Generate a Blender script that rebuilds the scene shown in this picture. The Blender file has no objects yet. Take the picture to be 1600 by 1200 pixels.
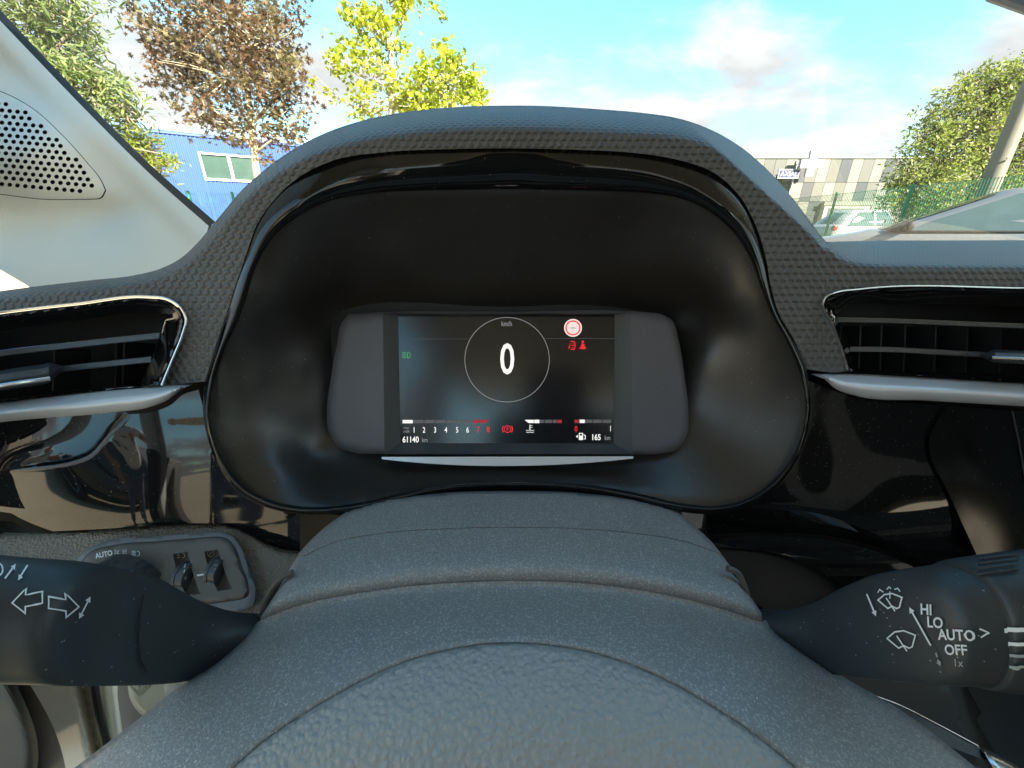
import bpy, bmesh, math, random
import numpy as np
from mathutils import Vector, Matrix
from mathutils.geometry import delaunay_2d_cdt
from mathutils.bvhtree import BVHTree

R = math.radians
scene = bpy.context.scene
COL = scene.collection

# ------------------------------------------------------------------ camera, sky, sun, exposure
FP, PITCH, CZ = 600.0, R(22.2), 0.95            # focal length in photo pixels, downward pitch, eye height
cam_d = bpy.data.cameras.new('camera')
cam = bpy.data.objects.new('camera', cam_d); COL.objects.link(cam)
cam_d.sensor_width = 36; cam_d.lens = 36*FP/1600
cam_d.clip_start = 0.01; cam_d.clip_end = 2000
cam.location = (0, 0, CZ); cam.rotation_euler = (R(90)-PITCH, 0, 0)
scene.camera = cam

SUN_EL, SUN_AZ = R(31), R(145)                  # azimuth clockwise from +Y: behind and to the right
sdir = Vector((math.sin(SUN_AZ)*math.cos(SUN_EL), math.cos(SUN_AZ)*math.cos(SUN_EL), math.sin(SUN_EL)))
sun_d = bpy.data.lights.new('sun', 'SUN'); sun_d.energy = 2.7; sun_d.angle = R(0.6); sun_d.color = (1, .93, .82)
sun = bpy.data.objects.new('sun', sun_d); COL.objects.link(sun)
sun.rotation_euler = sdir.to_track_quat('Z', 'Y').to_euler()

world = bpy.data.worlds.new('World'); scene.world = world; world.use_nodes = True
scene.view_settings.view_transform = 'Standard'; scene.view_settings.look = 'None'
scene.view_settings.gamma = 1; scene.view_settings.use_curve_mapping = False
EXPO = 3.3
scene.view_settings.exposure = EXPO
scene.cycles.max_bounces = 10; scene.cycles.diffuse_bounces = 5; scene.cycles.glossy_bounces = 5
scene.cycles.transparent_max_bounces = 16; scene.cycles.use_denoising = True
scene.cycles.sample_clamp_indirect = 6.0
SKY_STRENGTH = 0.05; SEED = 9.4

def build_world():
    nt = world.node_tree; N = nt.nodes; L = nt.links; N.clear()
    out = N.new('ShaderNodeOutputWorld'); bg = N.new('ShaderNodeBackground'); bg.inputs[1].default_value = SKY_STRENGTH
    sky = N.new('ShaderNodeTexSky'); sky.sky_type = 'NISHITA'; sky.sun_disc = False
    sky.sun_elevation = SUN_EL; sky.sun_rotation = SUN_AZ; sky.air_density = 1.0; sky.dust_density = .6; sky.ozone_density = 1.0
    tc = N.new('ShaderNodeTexCoord'); sep = N.new('ShaderNodeSeparateXYZ'); L.new(tc.outputs['Generated'], sep.inputs[0])
    def M(op, a, b=None, c=None, clamp=False):
        m = N.new('ShaderNodeMath'); m.operation = op; m.use_clamp = clamp
        for i, x in enumerate((a, b, c)):
            if x is None: continue
            if isinstance(x, (int, float)): m.inputs[i].default_value = x
            else: L.new(x, m.inputs[i])
        return m.outputs[0]
    z = sep.outputs['Z']
    den = M('ADD', M('MAXIMUM', z, 0.0), 0.22)
    px = M('DIVIDE', sep.outputs['X'], den); py = M('DIVIDE', sep.outputs['Y'], den)
    cmb = N.new('ShaderNodeCombineXYZ'); L.new(px, cmb.inputs[0]); L.new(py, cmb.inputs[1]); cmb.inputs[2].default_value = SEED
    n1 = N.new('ShaderNodeTexNoise'); n1.inputs['Scale'].default_value = 1.05; n1.inputs['Detail'].default_value = 9; n1.inputs['Roughness'].default_value = .53
    n1.inputs['Distortion'].default_value = .25
    L.new(cmb.outputs[0], n1.inputs['Vector'])
    # a second look at the same noise a little higher up gives the clouds a lit top and a greyer base
    vm = N.new('ShaderNodeVectorMath'); vm.operation = 'ADD'; vm.inputs[1].default_value = (-.10, -.12, .05); L.new(cmb.outputs[0], vm.inputs[0])
    n2 = N.new('ShaderNodeTexNoise'); n2.inputs['Scale'].default_value = 1.05; n2.inputs['Detail'].default_value = 6; n2.inputs['Roughness'].default_value = .53
    n2.inputs['Distortion'].default_value = .25
    L.new(vm.outputs[0], n2.inputs['Vector'])
    cover = M('SUBTRACT', .553, M('MULTIPLY', M('SUBTRACT', .40, z), .85))         # threshold falls towards the horizon
    mask = M('MULTIPLY', M('SUBTRACT', n1.outputs[0], cover), 6.0, clamp=True)
    sm = N.new('ShaderNodeMapRange'); sm.interpolation_type = 'SMOOTHSTEP'; L.new(mask, sm.inputs[0])
    shade = M('ADD', .76, M('MULTIPLY', M('SUBTRACT', n1.outputs[0], n2.outputs[0]), 2.2))
    shade = M('MINIMUM', M('MAXIMUM', shade, .68), 1.08)
    cc = N.new('ShaderNodeMix'); cc.data_type = 'RGBA'; cc.blend_type = 'MULTIPLY'; cc.inputs[0].default_value = 1
    cc.inputs[6].default_value = (2.75, 2.75, 2.78, 1)
    cs = N.new('ShaderNodeCombineColor'); [L.new(shade, cs.inputs[i]) for i in range(3)]
    L.new(cs.outputs[0], cc.inputs[7])
    mix = N.new('ShaderNodeMix'); mix.data_type = 'RGBA'
    tint = N.new('ShaderNodeMix'); tint.data_type = 'RGBA'; tint.blend_type = 'MULTIPLY'; tint.inputs[0].default_value = 1; tint.inputs[7].default_value = (.66, .93, .84, 1)
    L.new(sky.outputs[0], tint.inputs[6]); L.new(sm.outputs[0], mix.inputs[0]); L.new(tint.outputs[2], mix.inputs[6]); L.new(cc.outputs[2], mix.inputs[7])
    L.new(mix.outputs[2], bg.inputs[0]); L.new(bg.outputs[0], out.inputs[0])
build_world()

# ------------------------------------------------------------------ geometry helpers
cp, sp_ = math.cos(PITCH), math.sin(PITCH)
C0 = np.array([0, 0, CZ])
def ray(u, v):
    a = (np.asarray(u, float)-800)/FP; b = (600-np.asarray(v, float))/FP
    return np.stack(np.broadcast_arrays(a, cp+b*sp_, b*cp-sp_), -1)
def P(u, v, d): return C0 + ray(u, v)*np.asarray(d, float)[..., None]
def PV(u, v, d): return Vector(P(u, v, np.float64(d)))
def PY(u, v, y): return PV(u, v, y/ray(u, v)[1])
def depth_z(u, v, z): return (z-CZ)/ray(u, v)[..., 2]

def spl(pts, step=8.0, closed=False):
    p = np.array(pts, float); n = len(p)
    if n == 2 and not closed:
        k = max(1, int(np.hypot(*(p[1]-p[0])[:2])/step)); t = np.linspace(0, 1, k+1)[:, None]
        return p[0]*(1-t)+p[1]*t
    out = []
    for i in range(n if closed else n-1):
        if closed: a, b, c, d = p[(i-1) % n], p[i], p[(i+1) % n], p[(i+2) % n]
        else: a, b, c, d = p[max(i-1, 0)], p[i], p[i+1], p[min(i+2, n-1)]
        if not closed and i == 0: a = 2*b-c
        if not closed and i == n-2: d = 2*c-b
        L = np.hypot(*(c-b)[:2]); k = max(1, int(round(L/step)))
        la, lc = max(np.linalg.norm(b-a), 1e-6), max(np.linalg.norm(d-c), 1e-6); lb = max(np.linalg.norm(c-b), 1e-6)
        m1 = (c-b)+lb*((b-a)/la-(c-a)/(la+lb)); m2 = (c-b)+lb*((d-c)/lc-(d-b)/(lb+lc))
        for t in np.arange(k)/k:
            out.append((2*t**3-3*t**2+1)*b+(t**3-2*t**2+t)*m1+(-2*t**3+3*t**2)*c+(t**3-t**2)*m2)
    if not closed: out.append(p[-1])
    return np.array(out)
def path(*segs, step=8.0):
    """closed outline of smooth runs joined at corners"""
    out = []
    for s in segs:
        for q in spl(s, step):
            if not out or np.hypot(*(q-out[-1])) > .4: out.append(q)
    if np.hypot(*(out[0]-out[-1])) < .4: out.pop()
    return np.array(out)
def inside(poly, u, v):
    r = np.zeros(np.shape(u), bool); x, y = poly[:, 0], poly[:, 1]
    for i in range(len(poly)):
        j = i-1
        if y[i] == y[j]: continue
        c = ((y[i] > v) != (y[j] > v)) & (u < (x[j]-x[i])*(v-y[i])/(y[j]-y[i])+x[i])
        r ^= c
    return r
def pl_dist(line, u, v, closed=False):
    """distance and outward offset to the nearest point of a polyline"""
    a = line if closed else line[:-1]; b = np.roll(line, -1, 0) if closed else line[1:]
    best = np.full(np.shape(u), 1e9); ox = np.zeros(np.shape(u)); oy = np.zeros(np.shape(u))
    for p, q in zip(a, b):
        e = q-p; t = np.clip(((u-p[0])*e[0]+(v-p[1])*e[1])/max(e@e, 1e-9), 0, 1)
        dx, dy = p[0]+t*e[0]-u, p[1]+t*e[1]-v; d = np.hypot(dx, dy); m = d < best
        best = np.where(m, d, best); ox = np.where(m, dx, ox); oy = np.where(m, dy, oy)
    return best, ox, oy
def tps(pts):
    p = np.array(pts, float); xy = p[:, :2]/100; n = len(p)
    def K(r2): return np.where(r2 > 1e-12, r2*np.log(np.maximum(r2, 1e-12)), 0)
    A = np.zeros((n+3, n+3)); A[:n, :n] = K(((xy[:, None]-xy[None])**2).sum(-1)); A[:n, n] = 1; A[:n, n+1:] = xy; A[n:, :n] = A[:n, n:].T
    w = np.linalg.solve(A, np.r_[p[:, 2], 0, 0, 0])
    def f(u, v):
        u = np.asarray(u, float)/100; v = np.asarray(v, float)/100
        r = w[n]+w[n+1]*u+w[n+2]*v
        for i in range(n): r = r+w[i]*K((u-xy[i, 0])**2+(v-xy[i, 1])**2)
        return r
    return f
def quarter(e, E):
    q = np.clip(1-e/E, 0, 1); return 1-np.sqrt(np.clip(1-q*q, 0, 1))

def link(name, me, mat=None, parent=None, smooth=True, sharp=38):
    o = bpy.data.objects.new(name, me); COL.objects.link(o)
    if mat: me.materials.append(mat)
    if parent is not None:
        o.parent = parent; o.matrix_parent_inverse = parent_world(parent).inverted()
    if smooth:
        me.polygons.foreach_set('use_smooth', [True]*len(me.polygons))
        if sharp: me.set_sharp_from_angle(angle=R(sharp))
    return o
def parent_world(o):
    m = o.matrix_basis.copy()
    if o.parent: m = parent_world(o.parent) @ o.matrix_parent_inverse @ m
    return m
def tag(o, label=None, cat=None, group=None, kind=None):
    for k, x in (('label', label), ('category', cat), ('group', group), ('kind', kind)):
        if x: o[k] = x
    return o
def thing(name, label, cat, loc, group=None):
    o = bpy.data.objects.new(name, None); COL.objects.link(o); o.location = loc; o.empty_display_size = .05
    return tag(o, label, cat, group)
def mesh(name, verts, faces, mat=None, parent=None, smooth=True, sharp=38):
    me = bpy.data.meshes.new(name); me.from_pydata([tuple(x) for x in verts], [], [tuple(f) for f in faces]); me.update()
    return link(name, me, mat, parent, smooth, sharp)

def sheet(name, outline, depth, mat, parent=None, holes=(), sp=8.0, skirt=.012, skdir=None, uvf=None, sharp=38, inner=None):
    """a shell: the outline as seen from the driver's place, every point at its own distance, with a returned edge of real depth"""
    loops = [np.asarray(outline, float)]+[np.asarray(h, float) for h in holes]
    if inner is None: inner = sp
    lo, hi = loops[0].min(0), loops[0].max(0)
    gu, gv = np.meshgrid(np.arange(lo[0], hi[0], inner), np.arange(lo[1], hi[1], inner*.87))
    gu = gu+(np.arange(gu.shape[0]) % 2)[:, None]*inner*.5
    gu, gv = gu.ravel(), gv.ravel()
    ok = inside(loops[0], gu, gv)
    for h in loops[1:]: ok &= ~inside(h, gu, gv)
    gu, gv = gu[ok], gv[ok]
    for h in loops:
        if len(gu):
            dd = pl_dist(h, gu, gv, True)[0]; k = dd > inner*.45; gu, gv = gu[k], gv[k]
    pts = [Vector(p) for h in loops for p in h]+[Vector(p) for p in zip(gu, gv)]
    edges, s = [], 0
    for h in loops:
        n = len(h); edges += [(s+i, s+(i+1) % n) for i in range(n)]; s += n
    vo, eo, fo, ov, oe, of = delaunay_2d_cdt(pts, edges, [], 0, 1e-5)
    V = np.array([tuple(q) for q in vo]); T = np.array([f for f in fo if len(f) == 3])
    cen = V[T].mean(1); ok = inside(loops[0], cen[:, 0], cen[:, 1])
    for h in loops[1:]: ok &= ~inside(h, cen[:, 0], cen[:, 1])
    T = T[ok]
    d = np.asarray(depth(V[:, 0], V[:, 1]), float)*np.ones(len(V))
    X = P(V[:, 0], V[:, 1], d)
    nrm = np.cross(X[T[:, 1]]-X[T[:, 0]], X[T[:, 2]]-X[T[:, 0]]); flip = (nrm*(X[T[:, 0]]-C0)).sum(1) > 0
    T[flip] = T[flip][:, ::-1]
    verts = [tuple(x) for x in X]; faces = [tuple(int(i) for i in t) for t in T]; px = [tuple(q) for q in V]
    if skirt:
        cnt = {}
        for t in faces:
            for i in range(3):
                e = (t[i], t[(i+1) % 3]); k = (min(e), max(e)); cnt[k] = None if k in cnt else e
        bd = [e for e in cnt.values() if e]; new = {}
        for e in bd:
            for i in e:
                if i not in new:
                    new[i] = len(verts); q = px[i]
                    if skdir is None: verts.append(tuple(P(q[0], q[1], np.float64(d[i]+skirt))))
                    else: verts.append(tuple(X[i]+np.array(skdir)*skirt))
                    px.append(q)
        faces += [(e[1], e[0], new[e[0]], new[e[1]]) for e in bd]
    me = bpy.data.meshes.new(name); me.from_pydata(verts, [], faces); me.update()
    if uvf is not None:
        pa = np.array(px); uu, vv = uvf(pa[:, 0], pa[:, 1])
        lay = me.uv_layers.new(name='UVMap'); li = np.zeros(len(me.loops), int); me.loops.foreach_get('vertex_index', li)
        lay.data.foreach_set('uv', np.stack([uu[li], vv[li]], 1).ravel().astype(np.float32))
    return link(name, me, mat, parent, True, sharp)

def tube(name, pts, rad, mat, parent=None, n=8, cap=True):
    pts = [Vector(p) for p in pts]; rad = [rad]*len(pts) if isinstance(rad, (int, float)) else rad
    V, F = tube_geo(pts, rad, n, 0, cap); return mesh(name, V, F, mat, parent)
def tube_geo(pts, rad, n=6, base=0, cap=True):
    V, F = [], []; m = len(pts); ref = None
    for i, p in enumerate(pts):
        t = (pts[min(i+1, m-1)]-pts[max(i-1, 0)]).normalized()
        if ref is None: ref = t.orthogonal().normalized()
        ref = (ref-t*ref.dot(t)).normalized(); b = t.cross(ref)
        for k in range(n):
            a = 2*math.pi*k/n; V.append(p+(ref*math.cos(a)+b*math.sin(a))*rad[i])
    for i in range(m-1):
        for k in range(n):
            F.append((base+i*n+k, base+i*n+(k+1) % n, base+(i+1)*n+(k+1) % n, base+(i+1)*n+k))
    if cap: F.append(tuple(base+k for k in range(n))[::-1]); F.append(tuple(base+(m-1)*n+k for k in range(n)))
    return V, F
def box(name, c, s, mat, parent=None, bevel=0, rot=None, segs=2):
    bm = bmesh.new(); bmesh.ops.create_cube(bm, size=1)
    for v in bm.verts: v.co = Vector((v.co.x*s[0], v.co.y*s[1], v.co.z*s[2]))
    if bevel: bmesh.ops.bevel(bm, geom=bm.edges[:], offset=bevel, segments=segs, affect='EDGES', profile=.5)
    M = Matrix.Translation(c)
    if rot is not None: M = M @ rot
    bmesh.ops.transform(bm, matrix=M, verts=bm.verts)
    me = bpy.data.meshes.new(name); bm.to_mesh(me); bm.free()
    return link(name, me, mat, parent, bool(bevel), 38)
def boxes_geo(lst):
    V, F = [], []
    for c, ax in lst:                      # centre, three half-axis vectors
        b = len(V)
        for i in (-1, 1):
            for j in (-1, 1):
                for k in (-1, 1): V.append(Vector(c)+ax[0]*i+ax[1]*j+ax[2]*k)
        F += [tuple(b+q for q in f) for f in ((0, 1, 3, 2), (4, 6, 7, 5), (0, 4, 5, 1), (2, 3, 7, 6), (0, 2, 6, 4), (1, 5, 7, 3))]
    return V, F
def lathe(name, prof, M, mat, parent=None, n=32, mod=None):
    V, F = [], []
    for i, (r, z) in enumerate(prof):
        for k in range(n):
            a = 2*math.pi*k/n; rr = r if mod is None else mod(r, z, k, i)
            V.append(M @ Vector((rr*math.cos(a), rr*math.sin(a), z)))
    for i in range(len(prof)-1):
        for k in range(n): F.append((i*n+k, i*n+(k+1) % n, (i+1)*n+(k+1) % n, (i+1)*n+k))
    F.append(tuple(range(n))[::-1]); F.append(tuple((len(prof)-1)*n+k for k in range(n)))
    return mesh(name, V, F, mat, parent)

# ---- flat print: shapes in picture units laid onto a real surface by a mapping
def stroke(pts, w, closed=False):
    q = [np.array(x, float) for x in pts]; m = len(q); p = []
    for i in range(m if closed else m-1):
        a, b = q[i], q[(i+1) % m]; k = max(1, int(np.hypot(*(b-a))/5))
        p += [a+(b-a)*j/k for j in range(k)]
    if not closed: p.append(q[-1])
    p = np.array(p); n = len(p); V, F = [], []
    for i in range(n):
        a = p[i-1] if (i > 0 or closed) else p[i]; b = p[(i+1) % n] if (i < n-1 or closed) else p[i]
        t = b-a; t = t/max(np.hypot(*t), 1e-9); nn = np.array([-t[1], t[0]])*w/2
        if (0 < i < n-1) or closed:
            e = p[i]-a; e = e/max(np.hypot(*e), 1e-9); c = abs(e@t); nn = nn/max(c, .5)
        V += [p[i]+nn, p[i]-nn]
    for i in range(n if closed else n-1):
        j = (i+1) % n; F.append((2*i, 2*i+1, 2*j+1, 2*j))
    return V, F
def fill(pts): return [np.array(q, float) for q in pts], [tuple(range(len(pts)))]
def circ(c, r, n=20, a0=0, a1=360, ry=None):
    m = n if a1-a0 >= 360 else n+1
    return [(c[0]+r*math.cos(R(a0+(a1-a0)*i/n)), c[1]+(ry or r)*math.sin(R(a0+(a1-a0)*i/n))) for i in range(m)]
_txt = {}
def text(s, u, v, h, wx=1.0, bold=0.0, align='C', rot=0.0, shear=0.0):
    """h = cap height; (u, v) = centre of the caps line"""
    key = (s, bold)
    if key not in _txt:
        cu = bpy.data.curves.new('t', 'FONT'); cu.body = s; cu.size = 1; cu.offset = bold; cu.resolution_u = 3
        ob = bpy.data.objects.new('t', cu); COL.objects.link(ob); dg = bpy.context.evaluated_depsgraph_get(); dg.update()
        me = bpy.data.meshes.new_from_object(ob.evaluated_get(dg))
        _txt[key] = (np.array([(q.co.x, q.co.y) for q in me.vertices]), [tuple(f.vertices) for f in me.polygons])
        bpy.data.objects.remove(ob); bpy.data.curves.remove(cu); bpy.data.meshes.remove(me)
    V, F = _txt[key]; V = V.copy(); cap = .70
    V[:, 0] -= (V[:, 0].min()+V[:, 0].max())/2 if align == 'C' else (V[:, 0].min() if align == 'L' else V[:, 0].max())
    V[:, 1] -= cap/2; V *= h/cap; V[:, 0] *= wx; V[:, 0] += shear*V[:, 1]
    c, s_ = math.cos(R(rot)), math.sin(R(rot))
    X = V[:, 0]*c-V[:, 1]*s_; Y = V[:, 0]*s_+V[:, 1]*c
    return [np.array((u+x, v-y)) for x, y in zip(X, Y)], F
def decal(name, shapes, mapping, mat, parent):
    V, F = [], []
    for sv, sf in shapes:
        b = len(V); V += list(sv); F += [tuple(b+i for i in f) for f in sf]
    X = [mapping(q[0], q[1]) for q in V]
    good = [x is not None for x in X]
    F = [f for f in F if all(good[i] for i in f)]
    o = mesh(name, [x if x is not None else (0, 0, 0) for x in X], F, mat, parent, False)
    me = o.data
    bm = bmesh.new(); bm.from_mesh(me); bmesh.ops.delete(bm, geom=[q for q in bm.verts if not q.link_faces], context='VERTS')
    for f in bm.faces:
        f.normal_update()
        if f.normal.dot(f.calc_center_median()-Vector(C0)) > 0: f.normal_flip()
    bm.to_mesh(me); bm.free()
    return o
def on_depth(fn, lift=.0004):
    return lambda u, v: PV(u, v, float(fn(np.float64(u), np.float64(v)))-lift)
def on_mesh(obs, lift=.0008):
    V, F = [], []
    for ob in obs:
        b = len(V); V += [q.co for q in ob.data.vertices]; F += [tuple(b+i for i in f.vertices) for f in ob.data.polygons]
    bv = BVHTree.FromPolygons(V, F)
    def f(u, v):
        dr = Vector(ray(u, v)).normalized(); h = bv.ray_cast(Vector(C0), dr)
        if h[0] is None: return None
        nn = h[1] if h[1].dot(dr) < 0 else -h[1]
        return h[0]+nn*lift-dr*lift*.5
    return f

# ------------------------------------------------------------------ materials
class NT:
    def __init__(s, name):
        s.m = bpy.data.materials.new(name); s.m.use_nodes = True; s.t = s.m.node_tree; s.N = s.t.nodes; s.L = s.t.links
        s.b = s.N['Principled BSDF']; s.tc = s.N.new('ShaderNodeTexCoord')
    def new(s, t, **kw):
        n = s.N.new(t)
        for k, x in kw.items():
            if k in n.inputs: 
                if hasattr(x, 'is_output'): s.L.new(x, n.inputs[k])
                else: n.inputs[k].default_value = x
            else: setattr(n, k, x)
        return n
    def math(s, op, a, b=None, clamp=False):
        m = s.N.new('ShaderNodeMath'); m.operation = op; m.use_clamp = clamp
        for i, x in enumerate((a, b)):
            if x is None: continue
            if isinstance(x, (int, float)): m.inputs[i].default_value = x
            else: s.L.new(x, m.inputs[i])
        return m.outputs[0]
    def noise(s, scale, detail=3, rough=.55, co='Object'):
        n = s.new('ShaderNodeTexNoise', Scale=scale, Detail=detail, Roughness=rough); s.L.new(s.tc.outputs[co], n.inputs['Vector']); return n.outputs[0]
    def voro(s, scale, feature='F1', co='Object', rnd=1.0):
        n = s.N.new('ShaderNodeTexVoronoi'); n.feature = feature; n.inputs['Scale'].default_value = scale; n.inputs['Randomness'].default_value = rnd
        s.L.new(s.tc.outputs[co], n.inputs['Vector']); return n.outputs['Distance']
    def ramp(s, x, a, b, lo=0.0, hi=1.0):
        n = s.N.new('ShaderNodeMapRange'); s.L.new(x, n.inputs[0])
        for i, q in enumerate((a, b, lo, hi)): n.inputs[i+1].default_value = q
        return n.outputs[0]
    def mixc(s, f, a, b):
        n = s.N.new('ShaderNodeMix'); n.data_type = 'RGBA'
        for i, x in ((0, f), (6, a), (7, b)):
            if isinstance(x, (int, float)): n.inputs[i].default_value = x
            elif isinstance(x, tuple): n.inputs[i].default_value = (*x[:3], 1)
            else: s.L.new(x, n.inputs[i])
        return n.outputs[2]
    def bump(s, h, strength, dist, prev=None):
        n = s.N.new('ShaderNodeBump'); n.inputs['Strength'].default_value = strength; n.inputs['Distance'].default_value = dist
        s.L.new(h, n.inputs['Height'])
        if prev is not None: s.L.new(prev, n.inputs['Normal'])
        return n.outputs[0]
    def set(s, base=None, rough=None, metal=None, normal=None, spec=None, coat=None, **kw):
        for k, x in (('Base Color', base), ('Roughness', rough), ('Metallic', metal), ('Normal', normal), ('Specular IOR Level', spec), ('Coat Weight', coat)):
            if x is None: continue
            if isinstance(x, tuple): s.b.inputs[k].default_value = (*x[:3], 1)
            elif isinstance(x, (int, float)): s.b.inputs[k].default_value = x
            else: s.L.new(x, s.b.inputs[k])
        for k, x in kw.items(): s.b.inputs[k.replace('_', ' ')].default_value = x
        return s.m

def dust(n, scale, size, amount=.5):
    """specks: small voronoi cells, thinned out by a second random value"""
    v = n.N.new('ShaderNodeTexVoronoi'); v.inputs['Scale'].default_value = scale; n.L.new(n.tc.outputs['Object'], v.inputs['Vector'])
    near = n.math('LESS_THAN', v.outputs['Distance'], size)
    sepc = n.N.new('ShaderNodeSeparateColor'); n.L.new(v.outputs['Color'], sepc.inputs[0])
    pick = n.math('LESS_THAN', sepc.outputs[0], amount)
    return n.math('MULTIPLY', near, pick)

def m_hex():
    n = NT('embossed_dash_skin'); uv = n.N.new('ShaderNodeUVMap'); sep = n.N.new('ShaderNodeSeparateXYZ'); n.L.new(uv.outputs[0], sep.inputs[0])
    k = 2*math.pi/.0043; tot = None
    for ang in (90, 210, 330):
        a = n.math('ADD', n.math('MULTIPLY', sep.outputs[0], k*math.cos(R(ang))), n.math('MULTIPLY', sep.outputs[1], k*math.sin(R(ang))))
        x = n.math('SINE', a); tot = x if tot is None else n.math('ADD', tot, x)
    h = n.ramp(tot, -1.2, 2.0)
    fine = n.noise(1500, 2)
    nb = n.bump(h, 1.0, .0010); nb = n.bump(fine, .25, .00015, nb)
    d = dust(n, 420, .16, .05)
    base = n.mixc(d, n.mixc(n.noise(40, 3), (.115, .112, .107), (.135, .131, .125)), (.25, .25, .24))
    return n.set(base=base, rough=.5, normal=nb, spec=.5)
def m_plastic(name, c, rough, grain=2500, gs=.35, dustamt=.0, spec=.5, speck=0.0):
    n = NT(name); g = n.noise(grain, 2, .6)
    base = n.mixc(n.noise(25, 4), tuple(x*.9 for x in c), tuple(x*1.1 for x in c))
    if speck: base = n.mixc(n.ramp(n.noise(grain*.8, 1), .5, .72, 0, speck), base, tuple(min(.62, x*2.4+.04) for x in c))
    if dustamt: base = n.mixc(n.math('MAXIMUM', dust(n, 300, .12, dustamt*.5), dust(n, 750, .2, dustamt)), base, tuple(max(.33, min(.7, x*2.4)) for x in c))
    r = n.ramp(n.noise(60, 4), .3, .7, rough-.04, rough+.05)
    return n.set(base=base, rough=r, normal=n.bump(g, gs, .0002), spec=spec)
def m_gloss(name, c=(.007, .007, .007), dustamt=.12, rough=.035):
    n = NT(name)
    d = dust(n, 700, .17, dustamt); d2 = dust(n, 300, .09, dustamt*.7); dd = n.math('MAXIMUM', d, d2)
    base = n.mixc(dd, c, (.22, .215, .2)); r = n.ramp(dd, 0, 1, rough, .7)
    film = n.ramp(n.noise(18, 5, .6), .45, .75, 0, .012)
    return n.set(base=n.mixc(film, base, (.3, .3, .29)), rough=r, spec=.62)
def m_grain(name, c, scale, s=.6, dist=.0006, rough=.5, fine=0):
    n = NT(name)
    wob = n.N.new('ShaderNodeTexNoise'); wob.inputs['Scale'].default_value = scale*.35; n.L.new(n.tc.outputs['Object'], wob.inputs['Vector'])
    mx = n.N.new('ShaderNodeVectorMath'); mx.operation = 'MULTIPLY_ADD'; n.L.new(wob.outputs['Color'], mx.inputs[0]); mx.inputs[1].default_value = (.6/scale,)*3; n.L.new(n.tc.outputs['Object'], mx.inputs[2])
    v = n.N.new('ShaderNodeTexVoronoi'); v.feature = 'SMOOTH_F1'; v.inputs['Scale'].default_value = scale; v.inputs['Smoothness'].default_value = .35; n.L.new(mx.outputs[0], v.inputs['Vector'])
    big = n.noise(scale*.25, 3); mid = n.noise(scale*2.2, 3)
    hgt = n.math('ADD', n.math('MULTIPLY', n.ramp(v.outputs['Distance'], .05, .75, 1, 0), 1.0), n.math('ADD', n.math('MULTIPLY', big, .9), n.math('MULTIPLY', mid, .45)))
    nb = n.bump(hgt, s, dist); nb = n.bump(n.noise(scale*7, 2), .3, dist*.2, nb)
    base = n.mixc(n.ramp(v.outputs['Distance'], .2, .7), c, tuple(x*.9 for x in c))
    base = n.mixc(dust(n, 420, .13, .07), base, (.55, .55, .55))
    return n.set(base=base, rough=rough, normal=nb, spec=.8)
def m_simple(name, c, rough=.5, metal=0.0, spec=.5, coat=0.0, var=.1, scale=8.0, bump=0.0, bscale=300.0, bd=.0005):
    n = NT(name); base = n.mixc(n.noise(scale, 4), tuple(x*(1-var) for x in c), tuple(min(1, x*(1+var)) for x in c))
    nb = n.bump(n.noise(bscale, 3), bump, bd) if bump else None
    return n.set(base=base, rough=rough, metal=metal, spec=spec, coat=coat, normal=nb)
def m_emit(name, c, strength):
    n = NT(name); return n.set(base=(.01, .01, .01), rough=.4, Emission_Color=(*c, 1), Emission_Strength=strength)
def m_glass(name, tint=(1, 1, 1), refl=1.0):
    m = bpy.data.materials.new(name); m.use_nodes = True; N = m.node_tree.nodes; L = m.node_tree.links; N.clear()
    o = N.new('ShaderNodeOutputMaterial'); t = N.new('ShaderNodeBsdfTransparent'); t.inputs[0].default_value = (*tint, 1)
    g = N.new('ShaderNodeBsdfGlossy'); g.inputs['Roughness'].default_value = .01; fr = N.new('ShaderNodeFresnel'); fr.inputs[0].default_value = 1.45
    mu = N.new('ShaderNodeMath'); mu.operation = 'MULTIPLY'; mu.inputs[1].default_value = refl; L.new(fr.outputs[0], mu.inputs[0])
    x = N.new('ShaderNodeMixShader'); L.new(mu.outputs[0], x.inputs[0]); L.new(t.outputs[0], x.inputs[1]); L.new(g.outputs[0], x.inputs[2]); L.new(x.outputs[0], o.inputs[0])
    return m
def m_leaf(name):
    m = bpy.data.materials.new(name); m.use_nodes = True; N = m.node_tree.nodes; L = m.node_tree.links
    b = N['Principled BSDF']; b.inputs['Roughness'].default_value = .5
    at = N.new('ShaderNodeAttribute'); at.attribute_name = 'leaf_colour'
    L.new(at.outputs['Color'], b.inputs['Base Color'])
    tr = N.new('ShaderNodeBsdfTranslucent'); L.new(at.outputs['Color'], tr.inputs[0])
    mx = N.new('ShaderNodeMixShader'); mx.inputs[0].default_value = .42
    L.new(b.outputs[0], mx.inputs[1]); L.new(tr.outputs[0], mx.inputs[2]); L.new(mx.outputs[0], N['Material Output'].inputs[0])
    return m
def m_pillar():
    n = NT('pale_woven_pillar_skin')
    w = n.N.new('ShaderNodeTexWave'); w.wave_type = 'BANDS'; w.bands_direction = 'DIAGONAL'; w.inputs['Scale'].default_value = 190; w.inputs['Distortion'].default_value = 1.2; w.inputs['Detail'].default_value = 2
    n.L.new(n.tc.outputs['Object'], w.inputs['Vector'])
    base = n.mixc(n.noise(12, 3), (.74, .74, .70), (.80, .80, .76))
    return n.set(base=base, rough=.75, normal=n.bump(w.outputs[1], .25, .0006), spec=.25)

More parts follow.
